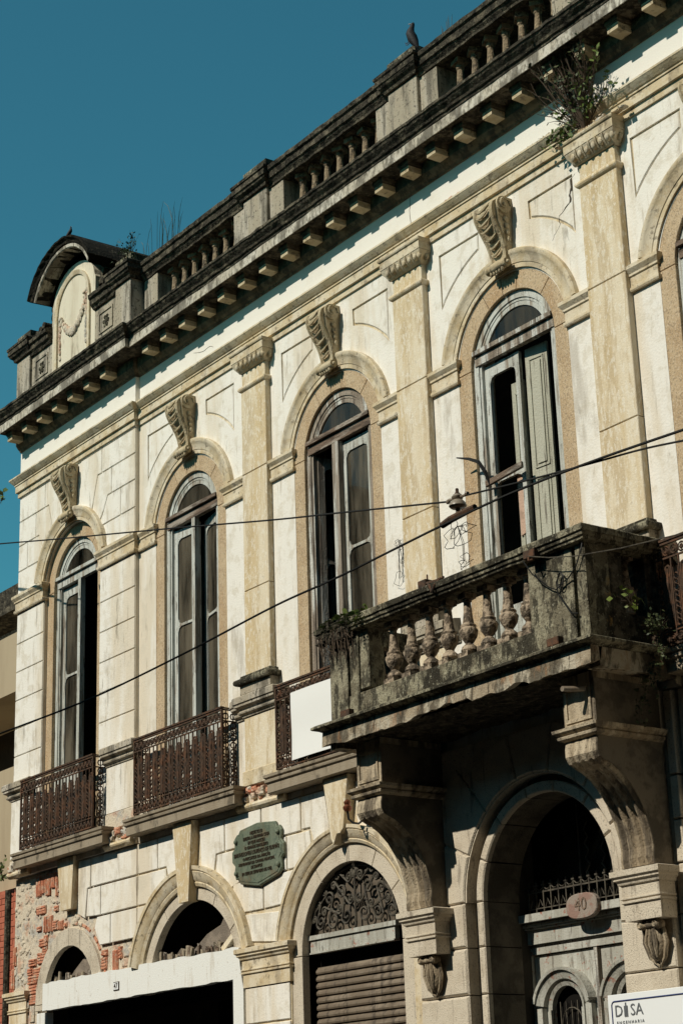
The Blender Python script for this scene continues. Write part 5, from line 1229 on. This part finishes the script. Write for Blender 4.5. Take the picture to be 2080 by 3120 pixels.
def chips(x0, x1, z, y, n, hmax, mats):
    for i in range(n):
        x = x0+(x1-x0)*(i+rand(0, 1))/n; w_ = rand(.05, .16); h_ = rand(.015, hmax)
        P = [(-w_/2, 0)]+[(-w_/2+w_*k/5, h_*rand(.5, 1.1)) for k in range(6)]+[(w_/2, 0)]
        MB().block(P[::-1], -rand(.0, .03), .05, .006).jitter(.006).build('broken_edge', random.choice(mats), H, loc=(x, y, z))
chips(3.0, 4.15, 10.735, -.075, 16, .05, ['rubble', 'rubble', 'granite']); chips(4.75, 5.25, 10.745, -.08, 9, .035, ['brick', 'rubble']); chips(2.1, 2.9, 10.75, -.07, 10, .03, ['brick', 'rubble'])
chips(3.85, 4.75, 10.53, -.13, 12, .05, ['rubble', 'granite'])


MB().tube([(-3.2, .1, .9), (-1.6, .0, .45), (-.5, 0, .12), (.02, 0, 0)], [.03, .02, .012, .006], 6).build('branch', 'twig', t)

# ------------------------------------------------------------------ neighbours on the left
N = empty('beige_building', None, (-10, .3, 0)); tag(N, 'plain beige rendered modern building adjoining the left side of the townhouse', 'building')
def nb(name, m, *a): o = box(name, m, N, *a); return o
def rel(x0, x1, y0, y1, z0, z1): return (x0+10, x1+10, y0-.3, y1-.3, z0, z1)
nb('upper_wall', 'beige', *rel(-16, -7.55, .30, 8, 7.90, 8.76)); nb('tile_wall', 'bluewall', *rel(-16, -7.55, 1.0, 8, 8.761, 9.25)); nb('roof_eave', 'mould', *rel(-16, -7.55, .5, 8, 9.251, 9.62))
nb('recess_wall', 'interior', *rel(-16, -7.55, 1.4, 8, 6.85, 7.899)); nb('lower_wall', 'beige', *rel(-16, -7.56, .30, 8, 4.9, 6.84)); nb('side_return', 'beige', *rel(-7.9, -7.56, .31, 1.39, 6.841, 7.0))
N2 = empty('red_brick_building', None, (-10, .1, 0)); tag(N2, 'red painted brick front at the lower left corner beside the crumbling wall', 'building')
MB().box(-6, 2.42, 0, 6, 0, 5.1).build('wall', 'redpaint', N2)
for r_ in range(26):
    z = 3.0+r_*.08
    for k in range(5):
        x = 1.25+k*.235+(r_ % 2)*.115
        if x+.22 < 2.42: o = MB().block(R(0, .222, 0, .068), -.008, .0, .004).build('brick', 'redpaint', N2, loc=(x, 0, z)) if (r_, k) == (0, 0) else link('brick', o.data, N2, (x, 0, z))
dp = MB().tube([(-7.60, -.03, .2), (-7.60, -.03, 5.05)], .045, 8); tag(dp.build('downpipe', 'mould'), 'dark downpipe between the red brick front and the crumbling wall', 'pipe')
